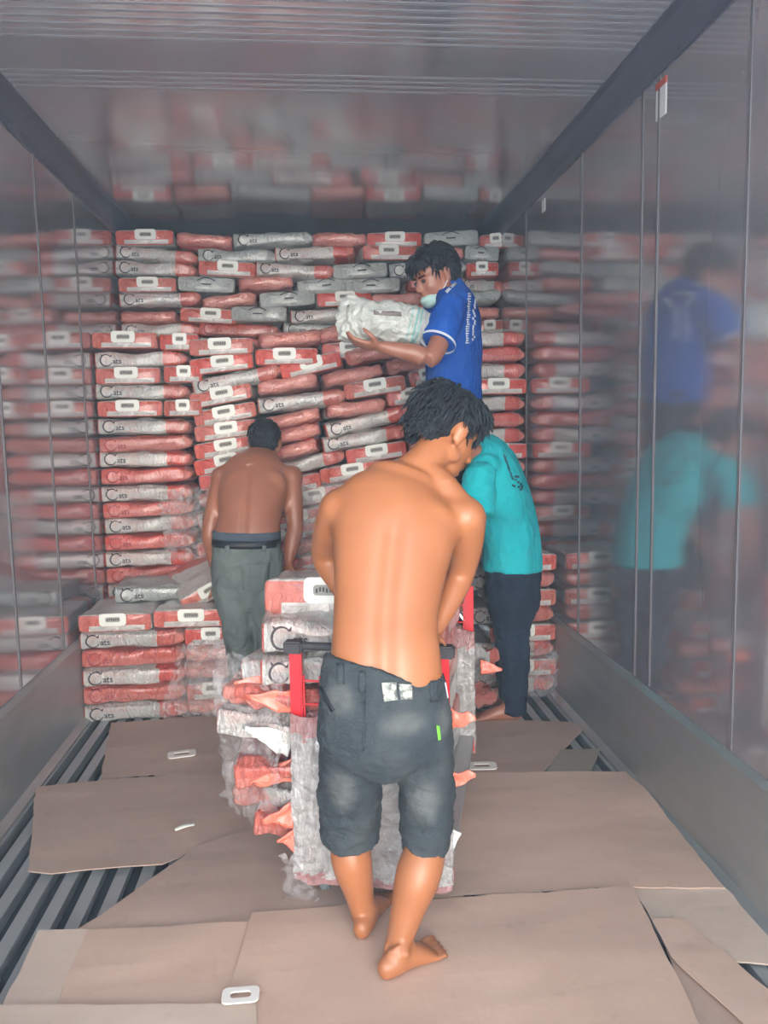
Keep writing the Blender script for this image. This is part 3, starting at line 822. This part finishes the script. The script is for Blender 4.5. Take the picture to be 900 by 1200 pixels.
def foot(bm, ankle, heel, d, ln=.22, z0=0.0, side=1):
    """bare foot on the floor at height z0; d = toe direction"""
    d = Vector((d[0], d[1], 0)).normalized(); h = Vector((heel[0], heel[1], z0)); sd = Vector((d.y, -d.x, 0))*side
    def q(a, b, z): return h+d*a*ln+sd*b+Vector((0, 0, z))
    loft(bm, [(q(.02, 0, .030), .024, .028), (q(.15, 0, .034), .030, .032), (q(.35, 0, .036), .030, .034), (q(.55, .0, .028), .036, .026), (q(.70, 0, .019), .041, .018), (q(.77, 0, .014), .036, .012)], side=sd, n=16, sub=3)
    loft(bm, [(Vector(ankle), .032, .034), (q(.22, 0, .065), .030, .034), (q(.28, 0, .035), .028, .03)], side=sd, n=14)
    ell(bm, q(.26, .024, .062), (.010, .010, .010)); ell(bm, q(.26, -.024, .058), (.010, .010, .010))
    for k, (b, l, r) in enumerate(((-.032, .215, .0115), (-.0115, .215, .0075), (.006, .195, .007), (.0225, .165, .0068), (.038, .13, .0065))):
        loft(bm, [(q(.78, b*.95, .014), r), (q(.80, b, .016)+d*l*ln*.6, r*1.0), (q(.80, b, .010)+d*l*ln*1.05, r*.9)], side=sd, n=8, sub=2)


def person(bm, voxel, material, label, smooth=3, groove=None):
    me = remesh(bm, voxel, smooth)
    if groove:
        b = bmesh.new(); b.from_mesh(me)
        sel = [v for v in b.verts if v.co.z > groove.zmin and groove.x0 < v.co.x < groove.x1 and v.co.z < groove.zmax]
        for _ in range(groove.it): bmesh.ops.smooth_vert(b, verts=sel, factor=.5, use_axis_x=True, use_axis_y=True, use_axis_z=True)
        b.to_mesh(me); b.free(); groove(me)
    o = link('person', me, None, material, True); tag(o, label, 'person'); return o


def garment(name, bm, voxel, parent, material, smooth=3, wr=0.0, seed=0, freq=16, stretch=(1, 1, 1)):
    me = remesh(bm, voxel, smooth)
    if wr:
        for v in me.vertices:
            q = Vector((v.co.x*stretch[0], v.co.y*stretch[1], v.co.z*stretch[2]))*freq+Vector((seed, 0, 0))
            v.co += v.normal*(noise.noise(q)*wr+(1-abs(noise.noise(q*1.7)))**4*wr*.5-wr*.2)
    return link(name, me, parent, material, True)


A = at
# ---- the barefoot man in cut-off shorts
bm = bmesh.new()
sp = [A(452, 862, 1.80), A(450, 840, 1.79), A(452, 778, 1.80), A(452, 725, 1.84), A(457, 668, 1.90), A(462, 622, 1.95), A(464, 590, 1.985), A(470, 570, 2.01)]
loft(bm, [(sp[0], .105, .085), (sp[1], .142, .10), (sp[2], .133, .085), (sp[3], .1265, .080), (sp[4], .140, .092), (sp[5], .158, .100), (sp[6], .150, .088), (sp[7], .105, .066)], side=(1, -.02, -.05), n=32, sub=5, power=.92)
shL, shR = A(398, 596, 1.99), A(546, 606, 1.965)
for s_, k in ((shL, -1), (shR, 1)):
    ell(bm, s_, (.054, .056, .054)); ell(bm, s_-Vector((k*.045, -.005, -.005)), (.072, .058, .050))
ell(bm, A(424, 617, 1.935), (.058, .030, .075), Euler((.25, .25, 0)).to_matrix()); ell(bm, A(512, 621, 1.92), (.058, .030, .078), Euler((.25, -.3, 0)).to_matrix())
for dx in (-18, 20): loft(bm, [(A(452+dx, 790, 1.745), .028, .018), (A(452+dx, 740, 1.785), .032, .018), (A(455+dx*1.1, 690, 1.835), .034, .017), (A(458+dx*1.2, 640, 1.895), .028, .012)], n=12)
# trapezius and neck
loft(bm, [(A(464, 590, 1.97), .10, .045), (A(478, 566, 2.02), .070, .050), (A(495, 545, 2.055), .053, .052), (A(511, 525, 2.09), .050, .052)], side=(1, 0, -.1), n=20)
loft(bm, [(A(411, 586, 1.99), .035, .04), (A(455, 568, 2.01), .045, .04), (A(492, 552, 2.04), .04, .04), (A(520, 572, 2.0), .04, .04), (A(540, 592, 1.975), .035, .035)], side=(0, 1, 0), n=14)
# arms
eL, wL = A(380, 652, 2.13), A(424, 728, 2.03); eR, wR = A(540, 674, 2.06), A(513, 734, 1.975)
loft(bm, [(shL, .054, .054), (shL.lerp(eL, .45)+Vector((-.006, 0, 0)), .047, .047), (eL, .038, .038), (eL.lerp(wL, .3), .037, .037), (wL, .025, .022)], n=16)
loft(bm, [(shR, .054, .054), (shR.lerp(eR, .45)+Vector((.006, 0, 0)), .047, .047), (eR, .038, .038), (eR.lerp(wR, .3), .037, .037), (wR, .025, .022)], n=16)
hm = TO+Vector((0, 0, .765))
gL, gR = tl(-.02, -.008, .775), tl(.15, -.008, .775)
hand(bm, gL+Vector((-.01, -.055, .03)), (.1, .8, -.25), (0, -.2, -1), 78, .92, -1); hand(bm, gR+Vector((0, -.055, .03)), (0, .8, -.25), (0, -.2, -1), 78, .92, 1)
loft(bm, [(wL, .025, .022), (gL+Vector((-.01, -.06, .035)), .026, .020)], n=12); loft(bm, [(wR, .025, .022), (gR+Vector((0, -.06, .035)), .026, .020)], n=12)
# legs
kR, kL = A(499, 935, 1.86), A(410, 925, 1.93)
aR, aL = A(465, 1112, 1.775)+Vector((0, 0, 0)), A(426, 1074, 1.93)
loft(bm, [(A(487, 845, 1.81), .085, .085), (A(494, 890, 1.835), .074, .074), (kR, .055, .057), (A(500, 985, 1.835), .050, .052), (A(490, 1025, 1.80), .0555, .056), (A(478, 1065, 1.79), .042, .044), (aR, .029, .034)], n=20)
loft(bm, [(A(424, 845, 1.83), .085, .085), (A(415, 885, 1.88), .072, .072), (kL, .054, .056), (A(409, 975, 1.94), .048, .050), (A(412, 1008, 1.93), .053, .054), (A(420, 1042, 1.93), .040, .042), (aL, .029, .033)], n=20)
FZ = .036
foot(bm, aR, onfloor(452, 1149, FZ), (.82, .52), .172, FZ, 1); foot(bm, aL, onfloor(424, 1102, FZ), (.34, .94), .195, FZ, -1)
hd1 = Head(A(521, 507, 2.12), (.80, .42, -.58), (.40, .28, .9), 1.0); hd1.build(bm)


def groove1(me):
    line = [A(452, 790, 1.70), A(453, 740, 1.72), A(457, 680, 1.78), A(462, 620, 1.86), A(470, 575, 1.93)]
    for v in me.vertices:
        z = v.co.z
        if v.normal.y > -.15 or z < line[0].z-.02 or z > line[-1].z: continue
        cx = line[0].x
        for a, b in zip(line, line[1:]):
            if a.z <= z <= b.z: cx = a.x+(b.x-a.x)*(z-a.z)/(b.z-a.z)
        d = abs(v.co.x-cx)
        if d < .06:
            k = math.exp(-(d/.026)**2)*.011; t = min(1, (line[-1].z-z)/.1)
            v.co.y += k*t
        for sx, sz, rr, amp in ((-.075, 1.085, .05, .005), (.085, 1.08, .05, .005)):
            pass


groove1.zmin, groove1.zmax, groove1.x0, groove1.x1, groove1.it = .74, 1.20, -.03, .46, 34
p1 = person(bm, .0050, M['skin1'], 'barefoot shirtless man in black cut-off shorts pushing the trolley, back to viewer', 4, groove1)
hd1.hair(p1, [((0, -.022, .045), (.086, .100, .082)), ((0, .03, .07), (.074, .072, .055)), ((0, -.055, .0), (.074, .062, .060)), ((0, -.062, -.03), (.058, .048, .045))], 900, .045, 3, 1.0, -.062)
# shorts
bm = bmesh.new()
loft(bm, [(A(450, 779, 1.80), .140, .094), (A(450, 805, 1.795), .148, .105), (A(451, 848, 1.80), .160, .118), (A(451, 868, 1.81), .150, .112), (A(451, 882, 1.82), .10, .105), (A(451, 892, 1.825), .06, .10)], side=(1, 0, -.17), n=32, sub=4, caps=False)
loft(bm, [(A(412, 850, 1.83), .078, .10), (A(411, 900, 1.88), .079, .095), (A(410, 940, 1.92), .080, .088), (A(410, 966, 1.935), .078, .082), (A(410, 981, 1.94), .0755, .080)], side=(1, 0, 0), n=24, caps=False)
loft(bm, [(A(491, 850, 1.81), .078, .10), (A(498, 905, 1.84), .070, .095), (A(501, 945, 1.85), .067, .086), (A(499, 975, 1.845), .063, .076), (A(498, 996, 1.84), .057, .070)], side=(1, 0, -.05), n=24, caps=False)
ell(bm, A(451, 862, 1.815), (.135, .112, .055)); ell(bm, A(449, 876, 1.83), (.05, .09, .045))
DN = mat('faded_black_denim', (.05, .06, .065), .85, spec=.2); g = N(DN)
c = g.coord('Object'); X_, Y_, Z_ = g.xyz(c)


def blob(p, rx, rz):
    dx = g.math('DIVIDE', g.math('SUBTRACT', X_, p.x), rx); dz = g.math('DIVIDE', g.math('SUBTRACT', Z_, p.z), rz)
    d = g.math('ADD', g.math('MULTIPLY', dx, dx), g.math('MULTIPLY', dz, dz)); return g.math('MAXIMUM', g.math('SUBTRACT', 1.0, d), 0.0)


fd = blob(A(470, 838, 1.75), .07, .035)
for q in ((A(400, 915, 1.85), .045, .08), (A(497, 935, 1.78), .05, .085), (A(398, 815, 1.75), .04, .05), (A(515, 830, 1.8), .03, .05)): fd = g.math('ADD', fd, blob(*q))
fd = g.math('MULTIPLY', g.math('POWER', g.math('MINIMUM', fd, 1.0), 1.6), g.math('MULTIPLY', g.noise(c, 30, 4), .9))
basec = g.mix(g.ramp(g.noise(g.coord('Object', (1, 1, .5)), 9, 5, .65), (.35, 0.0), (.68, 1.0)), (.030, .040, .047), (.060, .068, .070))
g.color(g.mix(fd, basec, (.20, .20, .185))); g.bump(g.math('ADD', g.noise(g.coord('Object', (1, 1, 2)), 14, 4, .6, 1.2), g.math('MULTIPLY', g.noise(c, 300, 1), .15)), .6, .02)
sh = garment('shorts', bm, .0065, p1, DN, 3, .007, 4, 17, (1, 1, 1.6))
wx, wz = A(452, 790, 1.8).x, A(452, 840, 1.8).z      # the waistband sits high at the left and dips past the middle
for v in sh.data.vertices:
    t = max(0, (v.co.z-wz)/.12)
    if v.co.y < 1.83: v.co.z += t*(-(v.co.x-wx)/.14*.024-.016*math.exp(-((v.co.x-wx-.04)/.06)**2)+.004)
    else: v.co.z += t*(-(v.co.x-wx)/.14*.024)


def on_surface(o, uv, off=.002):
    """point of mesh o seen at frame position uv, lifted by off (used to lay patches and prints on cloth)"""
    me = o.data; key = me.name
    if key not in TREES:
        b = bmesh.new(); b.from_mesh(me); TREES[key] = BVHTree.FromBMesh(b); b.free()
    d = (fw+rt2*((uv[0]-450)/F_PX)-up2*((uv[1]-600)/F_PX)).normalized(); h = TREES[key].ray_cast(Vector((0, 0, CAM_Z)), d)
    return (h[0]+h[1]*off, h[1]) if h[0] is not None else (None, None)


TREES = {}


def patch(name, o, poly, material, th=.003, off=.001, cuts=3, label=None):
    bm = bmesh.new()
    f = bm.faces.new([bm.verts.new((u, v, 0)) for u, v in poly])
    bmesh.ops.triangulate(bm, faces=[f]); bmesh.ops.subdivide_edges(bm, edges=bm.edges[:], cuts=cuts, use_grid_fill=True); ok = True
    for v in bm.verts:
        p, n_ = on_surface(o, (v.co.x, v.co.y), off)
        if p is None: ok = False; continue
        v.co = p
    if not ok: bm.free(); return None
    q = frombm(name, bm, o, material, True); md = q.modifiers.new('t', 'SOLIDIFY'); md.thickness = th; md.offset = 0
    if label: q['label'] = label
    return q


patch('back_patch', sh, [(447, 800), (464, 799), (466, 820), (450, 822)], M['dirtywhite'], .004, .002, 3, 'smeared pale waistband patch')
patch('back_patch', sh, [(467, 801), (482, 802), (483, 819), (469, 820)], M['dirtywhite'], .004, .002, 3, 'yellowish half of the waistband patch')
for u, v in ((425, 788), (507, 800), (400, 780)): patch('belt_loop', sh, [(u-3.5, v-2), (u+3.5, v-2), (u+3.5, v+22), (u-3.5, v+22)], DN, .008, .003, 3)
patch('seam', sh, [(426, 800), (428, 800), (427, 880), (425, 880)], DN, .006, .002, 3)
patch('paint_mark', sh, [(511, 850), (514, 851), (516, 866), (513, 867)], M['lime'], .002, .002, 2, 'lime green mark')
patch('paint_mark', sh, [(378, 766), (386, 766), (386, 772), (378, 774)], M['lime'], .003, .002, 2, 'green cloth edge at the waist')
patch('pocket_seam', sh, [(374, 805), (377, 804), (392, 832), (389, 834)], M['belt'], .004, .002, 3)
patch('frayed_thread', sh, [(520.5, 800), (521.5, 800), (524.5, 818), (523.7, 818)], M['white'], .002, .002, 3)

# ---- the shirtless man in grey jeans
bm = bmesh.new()
loft(bm, [(A(290, 668, 3.68), .14, .11), (A(290, 632, 3.66), .150, .105), (A(293, 605, 3.70), .145, .10), (A(297, 575, 3.78), .165, .11), (A(300, 553, 3.86), .165, .10), (A(304, 541, 3.92), .11, .075)], side=(1, 0, 0), n=28, sub=5)
s2L, s2R = A(262, 560, 3.84), A(340, 560, 3.84)
for s_ in (s2L, s2R): ell(bm, s_, (.062, .062, .062))
ell(bm, A(278, 570, 3.74), (.06, .035, .08)); ell(bm, A(321, 570, 3.74), (.06, .035, .08))
loft(bm, [(A(303, 548, 3.88), .09, .05), (A(307, 537, 3.95), .06, .055), (A(310, 525, 4.0), .055, .055)], n=16)
e2L, h2L, e2R, h2R = A(246, 622, 3.76), A(255, 676, 3.80), A(346, 618, 3.76), A(339, 655, 3.70)
for s_, e_, h_, th_ in ((s2L, e2L, h2L, 1), (s2R, e2R, h2R, -1)):
    loft(bm, [(s_, .056, .056), (s_.lerp(e_, .5), .050, .050), (e_, .040, .040), (e_.lerp(h_, .35), .040, .038), (h_, .026, .024)], n=14)
    hand(bm, h_, (h_-e_)+Vector((0, .04, 0)), (-th_, .2, 0), 35, 1.0, th_)
for x_ in (272, 312): loft(bm, [(A(x_, 690, 3.68), .085, .09), (A(x_+8, 748, 3.63), .055, .055), (A(x_+10, 805, 3.74), .035, .04)], n=14)
hd2 = Head(A(310, 520, 4.0), (.0, .92, -.38), (0, .3, 1), .98); hd2.build(bm)


def groove2(me):
    for v in me.vertices:
        if v.normal.y < -.1 and .86 < v.co.z < 1.17:
            c_ = -.315+.07*(v.co.z-.86); d = abs(v.co.x-c_); v.co.y += math.exp(-(d/.016)**2)*.010


groove2.zmin, groove2.zmax, groove2.x0, groove2.x1, groove2.it = .88, 1.2, -.47, -.10, 12
p2 = person(bm, .008, M['skin2'], 'shirtless man in grey jeans bending toward the sacks, at left', 3, groove2)
hd2.hair(p2, [((0, -.02, .04), (.083, .102, .080)), ((0, -.05, -.01), (.074, .062, .055))], 380, .022, 5, .4, -.058)
bm = bmesh.new()
loft(bm, [(A(289, 634, 3.665), .156, .116), (A(290, 660, 3.67), .166, .132), (A(291, 695, 3.68), .165, .125), (A(292, 712, 3.68), .15, .11)], n=28, caps=False)
loft(bm, [(A(272, 690, 3.68), .085, .115), (A(280, 745, 3.63), .072, .08), (A(284, 790, 3.68), .062, .068), (A(285, 812, 3.72), .060, .065)], n=20, caps=False)
loft(bm, [(A(310, 690, 3.68), .085, .115), (A(318, 745, 3.62), .072, .08), (A(321, 790, 3.66), .062, .068), (A(322, 815, 3.70), .060, .065)], n=20, caps=False)
jn = garment('jeans', bm, .009, p2, M['jeans'], 3, .010, 9, 13, (1, 1, 1.5))
bm = bmesh.new(); loft(bm, [(A(289, 639, 3.665), .161, .122), (A(289, 630.5, 3.665), .158, .118)], n=36, sub=2, caps=False); frombm('belt', bm, p2, M['belt'], True)
bm = bmesh.new(); loft(bm, [(A(289, 633, 3.667), .157, .114), (A(289, 622, 3.668), .157, .116)], n=36, sub=2, caps=False); frombm('underwear_waistband', bm, p2, M['boxer'], True)
for u in (267, 309): patch('belt_loop', jn, [(u-2.5, 638), (u+2.5, 638), (u+2.5, 646), (u-2.5, 646)], M['jeans'], .012, .004, 2)
patch('pocket', jn, [(281, 662), (316, 659), (314, 688), (300, 697), (285, 690)], M['jeans'], .006, .003, 4)
for x_, y_ in ((-.355, 3.70), (-.215, 3.68)):
    bm = bmesh.new(); loft(bm, [(Vector((x_, y_-.03, .045)), .042, .04), (Vector((x_, y_+.06, .05)), .044, .045), (Vector((x_, y_+.16, .035)), .048, .03), (Vector((x_, y_+.22, .03)), .036, .022)], n=16)
    frombm('shoe', bm, p2, M['shoe'], True)

# ---- the man in blue
def A3(u, v, Y): return at(u, v, Y+.2)


bm = bmesh.new(); sd3 = (.45, .9, 0)
loft(bm, [(A3(533, 500, 3.42), .15, .10), (A3(533, 450, 3.42), .155, .10), (A3(533, 400, 3.40), .17, .105), (A3(531, 360, 3.38), .17, .10), (A3(526, 342, 3.37), .10, .07)], side=sd3, n=24)
loft(bm, [(A3(527, 348, 3.37), .06, .055), (A3(517, 330, 3.35), .052, .055), (A3(512, 320, 3.34), .05, .05)], side=sd3, n=16)
s3n, e3n, w3n = A3(528, 362, 3.20), A3(507, 418, 3.08), A3(449, 407, 3.08)
s3f, e3f, w3f = A3(520, 360, 3.52), A3(490, 400, 3.42), A3(450, 372, 3.32)
for s_, e_, w_, th_ in ((s3n, e3n, w3n, 1), (s3f, e3f, w3f, -1)):
    ell(bm, s_, (.058, .058, .058))
    loft(bm, [(s_, .052, .052), (e_, .040, .040), (e_.lerp(w_, .35), .040, .038), (w_, .027, .024)], n=14)
hand(bm, w3n, (-1, .1, .15), (0, .25, 1), 25, 1.05, 1); hand(bm, w3f, (-1, -.2, -.1), (0, -.9, -.3), 25, 1.0, -1)
for x_, y_ in ((.58, 3.54), (.66, 3.70)):
    loft(bm, [(Vector((x_+.02, y_, 1.32)), .085, .085), (Vector((x_-.03, y_, .90)), .058, .058), (Vector((x_+.01, y_, .50)), .036, .036)], n=14)
    foot(bm, Vector((x_+.01, y_, .50)), (x_+.04, y_), (-1, .15), .22, .432, 1)
hd3 = Head(A3(510, 324, 3.32), (-.82, -.42, -.42), (-.35, -.1, 1), 1.06); hd3.build(bm)
p3 = person(bm, .0085, M['skin3'], 'man in bright blue polo shirt standing on sacks, holding a white sack', 3)
hd3.hair(p3, [((0, -.02, .045), (.088, .104, .086)), ((0, .035, .065), (.076, .068, .052)), ((0, -.05, .0), (.08, .066, .062))], 420, .028, 6, .7, -.052)
for q in (-1, 1):
    bm = bmesh.new(); ell(bm, hd3.p(q*.028, .084, .004), (.009, .009, .009), seg=12); frombm('eye', bm, p3, M['ink'], True)
    bm = bmesh.new(); loft(bm, [(hd3.p(q*.014, .090, .022), .004), (hd3.p(q*.045, .080, .024), .003)], n=8); frombm('eyebrow', bm, p3, M['hair'], True)
bm = bmesh.new(); ell(bm, (0, .058, -.082), (.056, .046, .030), seg=20); ell(bm, (0, .075, -.070), (.040, .036, .022), seg=20); me = remesh(bm, .005, 2); me.transform(hd3.m)
mk = link('face_mask', me, p3, M['mask'], True); mk['label'] = 'pale green mask pulled under the chin'
for q in (-1, 1):
    bm = bmesh.new(); tube(bm, [hd3.p(q*.05, .055, -.075), hd3.p(q*.068, .02, -.045), hd3.p(q*.082, -.005, -.02)], .0022, 6); frombm('ear_loop', bm, mk, M['white'], True)

bm = bmesh.new()
loft(bm, [(A3(531, 478, 3.42), .168, .122), (A3(532, 440, 3.42), .170, .122), (A3(532, 400, 3.40), .180, .122), (A3(530, 365, 3.385), .184, .112), (A3(527, 348, 3.375), .140, .088), (A3(524, 338, 3.36), .085, .075), (A3(518, 331, 3.35), .068, .066)], side=sd3, n=28, caps=False)
for s_, e_ in ((s3n, e3n), (s3f, e3f)):
    loft(bm, [(s_+(s_-e_)*.1, .066, .066), (s_.lerp(e_, .35), .072, .070), (s_.lerp(e_, .70), .074, .066)], n=20, caps=False); ell(bm, s_, (.068, .068, .066))
ell(bm, A3(530, 352, 3.28), (.085, .10, .055)); ell(bm, A3(528, 346, 3.36), (.09, .10, .05))
ts3 = garment('polo_shirt', bm, .009, p3, M['blue'], 3, .009, 3, 11, (1, 1, .8))
bm = bmesh.new(); loft(bm, [(A3(521, 338, 3.36), .068, .066), (A3(518, 331, 3.355), .060, .060)], side=sd3, n=24, sub=2, caps=False); frombm('collar', bm, ts3, M['blue'], True)
bm = bmesh.new(); c0 = s3n.lerp(e3n, .69); loft(bm, [(c0-(e3n-s3n)*.01, .0765, .068), (c0+(e3n-s3n)*.035, .0765, .068)], n=28, sub=1, caps=False, tube_only=True); frombm('sleeve_piping', bm, ts3, M['white'], True)
patch('collar_stripe', ts3, [(533, 331), (535, 333), (524, 344), (522, 342)], M['white'], .003, .003, 2)
random.seed(21)
for k in range(22):      # column of small white characters down the back
    t = k/21; u, v = 549.5-3.0*t+random.uniform(-.4, .4), 345+57*t; w = random.uniform(1.2, 2.3)
    pts = [(u-w, v-1.0), (u-w*.2, v-1.3), (u+w, v-.6), (u+w*.8, v+.7), (u-.2, v+.3), (u-w*.7, v+1.0)]
    patch('back_print', ts3, pts, M['white'], .002, .004, 1)
for k in range(16):
    t = k/15; u, v = 556-2*t+random.uniform(-2.0, 1.0), 352+46*t
    patch('back_print', ts3, [(u-1, v-1.6), (u+.7, v-1.2), (u+1, v+1), (u-.6, v+1.5)], M['white'], .002, .004, 1)
bm = bmesh.new()
loft(bm, [(A3(533, 462, 3.42), .155, .115), (A3(534, 520, 3.42), .158, .118), (A3(534, 550, 3.42), .14, .10)], side=sd3, n=24, caps=False)
for x_, y_ in ((.58, 3.54), (.66, 3.70)): loft(bm, [(Vector((x_+.02, y_, 1.32)), .095, .095), (Vector((x_-.03, y_, .90)), .078, .078), (Vector((x_+.01, y_, .54)), .062, .062)], n=20, caps=False)
garment('trousers', bm, .010, p3, M['navy'], 3, .008, 5)

# ---- the man in teal
bm = bmesh.new(); sd4 = (.42, .9, 0)
loft(bm, [(A(603, 690, 3.40), .14, .11), (A(601, 655, 3.40), .145, .105), (A(597, 610, 3.38), .15, .10), (A(583, 565, 3.34), .17, .10), (A(570, 540, 3.30), .12, .085)], side=sd4, n=24)
s4n, e4n, w4n = A(562, 560, 3.12), A(556, 622, 3.02), A(545, 672, 3.05)
s4f, e4f, w4f = A(566, 560, 3.45), A(548, 620, 3.42), A(535, 668, 3.28)
for s_, e_, w_, th_ in ((s4n, e4n, w4n, 1), (s4f, e4f, w4f, -1)):
    ell(bm, s_, (.056, .056, .056)); loft(bm, [(s_, .052, .052), (e_, .040, .040), (e_.lerp(w_, .35), .040, .038), (w_, .027, .024)], n=14)
    hand(bm, w_, (w_-e_)+Vector((-.05, 0, 0)), (-.6, .1, -.6), 40, 1.0, th_)
loft(bm, [(A(568, 542, 3.29), .075, .065), (A(556, 534, 3.26), .055, .055), (A(546, 527, 3.23), .05, .052)], side=sd4, n=16)
loft(bm, [(A(595, 700, 3.36), .085, .09), (A(600, 760, 3.36), .058, .060), (A(600, 836, 3.40), .034, .040)], n=14)
loft(bm, [(A(608, 700, 3.48), .085, .09), (A(600, 760, 3.50), .058, .060), (A(596, 825, 3.54), .034, .040)], n=14)
foot(bm, A(600, 838, 3.40), (.90, 3.38), (-1, .10), .235, .008, -1); foot(bm, A(596, 825, 3.54), (.88, 3.54), (-1, .2), .235, .008, -1)
hd4 = Head(A(536, 520, 3.21), (-.85, -.1, -.55), (-.5, 0, .85), .98); hd4.build(bm)
p4 = person(bm, .0085, M['skin3'], 'man in turquoise t-shirt and dark trousers bending over the trolley, at right', 3)
hd4.hair(p4, [((0, -.02, .045), (.086, .102, .082)), ((0, .035, .065), (.074, .068, .050)), ((0, -.05, .0), (.078, .064, .060))], 260, .026, 8, .6, -.052)
bm = bmesh.new()
loft(bm, [(A(600, 667, 3.40), .170, .130), (A(600, 640, 3.40), .165, .127), (A(594, 605, 3.38), .165, .122), (A(582, 563, 3.34), .185, .115), (A(571, 541, 3.30), .155, .10), (A(562, 533, 3.27), .085, .075), (A(555, 529, 3.25), .066, .065)], side=sd4, n=28, caps=False)
for s_, e_ in ((s4n, e4n), (s4f, e4f)):
    loft(bm, [(s_+(s_-e_)*.1, .064, .064), (s_.lerp(e_, .35), .072, .070), (s_.lerp(e_, .72), .076, .070)], n=20, caps=False); ell(bm, s_, (.067, .067, .066))
ell(bm, A(567, 545, 3.24), (.08, .09, .06)); ell(bm, A(572, 546, 3.32), (.09, .09, .07))
ts4 = garment('t_shirt', bm, .009, p4, M['teal'], 3, .011, 13, 11, (1, 1, .7))
random.seed(31)
for k in range(13):
    t = k/12; u, v = 590.5+9.5*t+random.uniform(-.3, .3), 534+27*t; w = random.uniform(1.1, 2.0)
    patch('back_print', ts4, [(u-w, v-.8), (u+w*.4, v-1.1), (u+w, v+.1), (u+w*.2, v+.9), (u-w*.6, v+.6)], M['tealink'], .002, .004, 1)
for k in range(16):
    u, v = 603+random.uniform(-3, 8), 555+random.uniform(0, 19)
    u = min(u, 596+(v-540)*.55)
    patch('back_print', ts4, [(u-1.2, v-1), (u+1, v-1.4), (u+.8, v+1), (u-.8, v+1.2)], M['tealink'], .002, .004, 1)
bm = bmesh.new()
loft(bm, [(A(601, 655, 3.40), .155, .118), (A(601, 690, 3.40), .160, .122), (A(601, 715, 3.41), .145, .11)], side=sd4, n=24, caps=False)
loft(bm, [(A(596, 700, 3.36), .090, .105), (A(602, 760, 3.36), .074, .082), (A(603, 815, 3.38), .056, .066), (A(601, 834, 3.39), .052, .062)], n=20, caps=False)
loft(bm, [(A(608, 700, 3.48), .090, .105), (A(598, 760, 3.50), .070, .078), (A(597, 818, 3.53), .052, .060)], n=20, caps=False)
garment('trousers', bm, .010, p4, M['navy'], 3, .009, 7, 12, (1, 1, 1.4))

# ---- the white sack held by the man in blue
ax = (A(497, 382, 3.38)-A(402, 372, 3.38)).normalized()
P_ = lambda u, v: A(u, v, 3.38)
bm = bmesh.new()
loft(bm, [(P_(398, 368), .070, .015), (P_(405, 370), .098, .022), (P_(412, 373), .100, .04), (P_(424, 376), .088, .062), (P_(436, 377), .082, .070), (P_(450, 377), .084, .078), (P_(470, 380), .092, .080), (P_(486, 382), .088, .076), (P_(497, 384), .070, .055)], side=(0, 0, 1), n=28, sub=4)
me = remesh(bm, .007, 2)
for v in me.vertices: v.co += v.normal*(noise.noise(v.co*18)*.012+(1-abs(noise.noise(v.co*26)))**4*.012-.006+noise.noise(v.co*60)*.003)
HS = mat('held_sack_plastic', (.66, .67, .61), .38, coat=.4); g = N(HS); X_, Y_, Z_ = g.xyz(g.coord('Object'))
cc = g.mix(g.noise(g.coord('Object'), 12, 3), (.56, .57, .52), (.44, .46, .42))
xs = P_(484, 380).x
for a_, b_, c_ in ((0, .010, (.20, .42, .40)), (.018, .026, (.22, .45, .42)), (-.024, -.016, (.32, .48, .44))):
    xx = g.math('ADD', X_, g.math('MULTIPLY', Z_, -.25)); x0 = xs+a_-.25*P_(484, 380).z; x1 = xs+b_-.25*P_(484, 380).z
    cc = g.mix(g.math('MULTIPLY', g.math('GREATER_THAN', xx, x0), g.math('LESS_THAN', xx, x1)), cc, c_)
g.color(cc); g.bump(g.noise(g.coord('Object'), 26, 4, .6, 1.5), .7, .015)
hs = link('plastic_sack', me, None, HS, True); tag(hs, 'white sack with green stripes held up by the man in blue', 'sack')
patch('handle_slot', hs, [(407, 358), (410, 357), (409, 366), (406, 366)], M['hole'], .002, .002, 1, 'dark handle slot')
patch('printed_band', hs, [(438, 364), (470, 366), (471, 371), (438, 369)], mat('faded_print', (.20, .16, .15), .6), .002, .002, 2, 'smeared dark lettering')
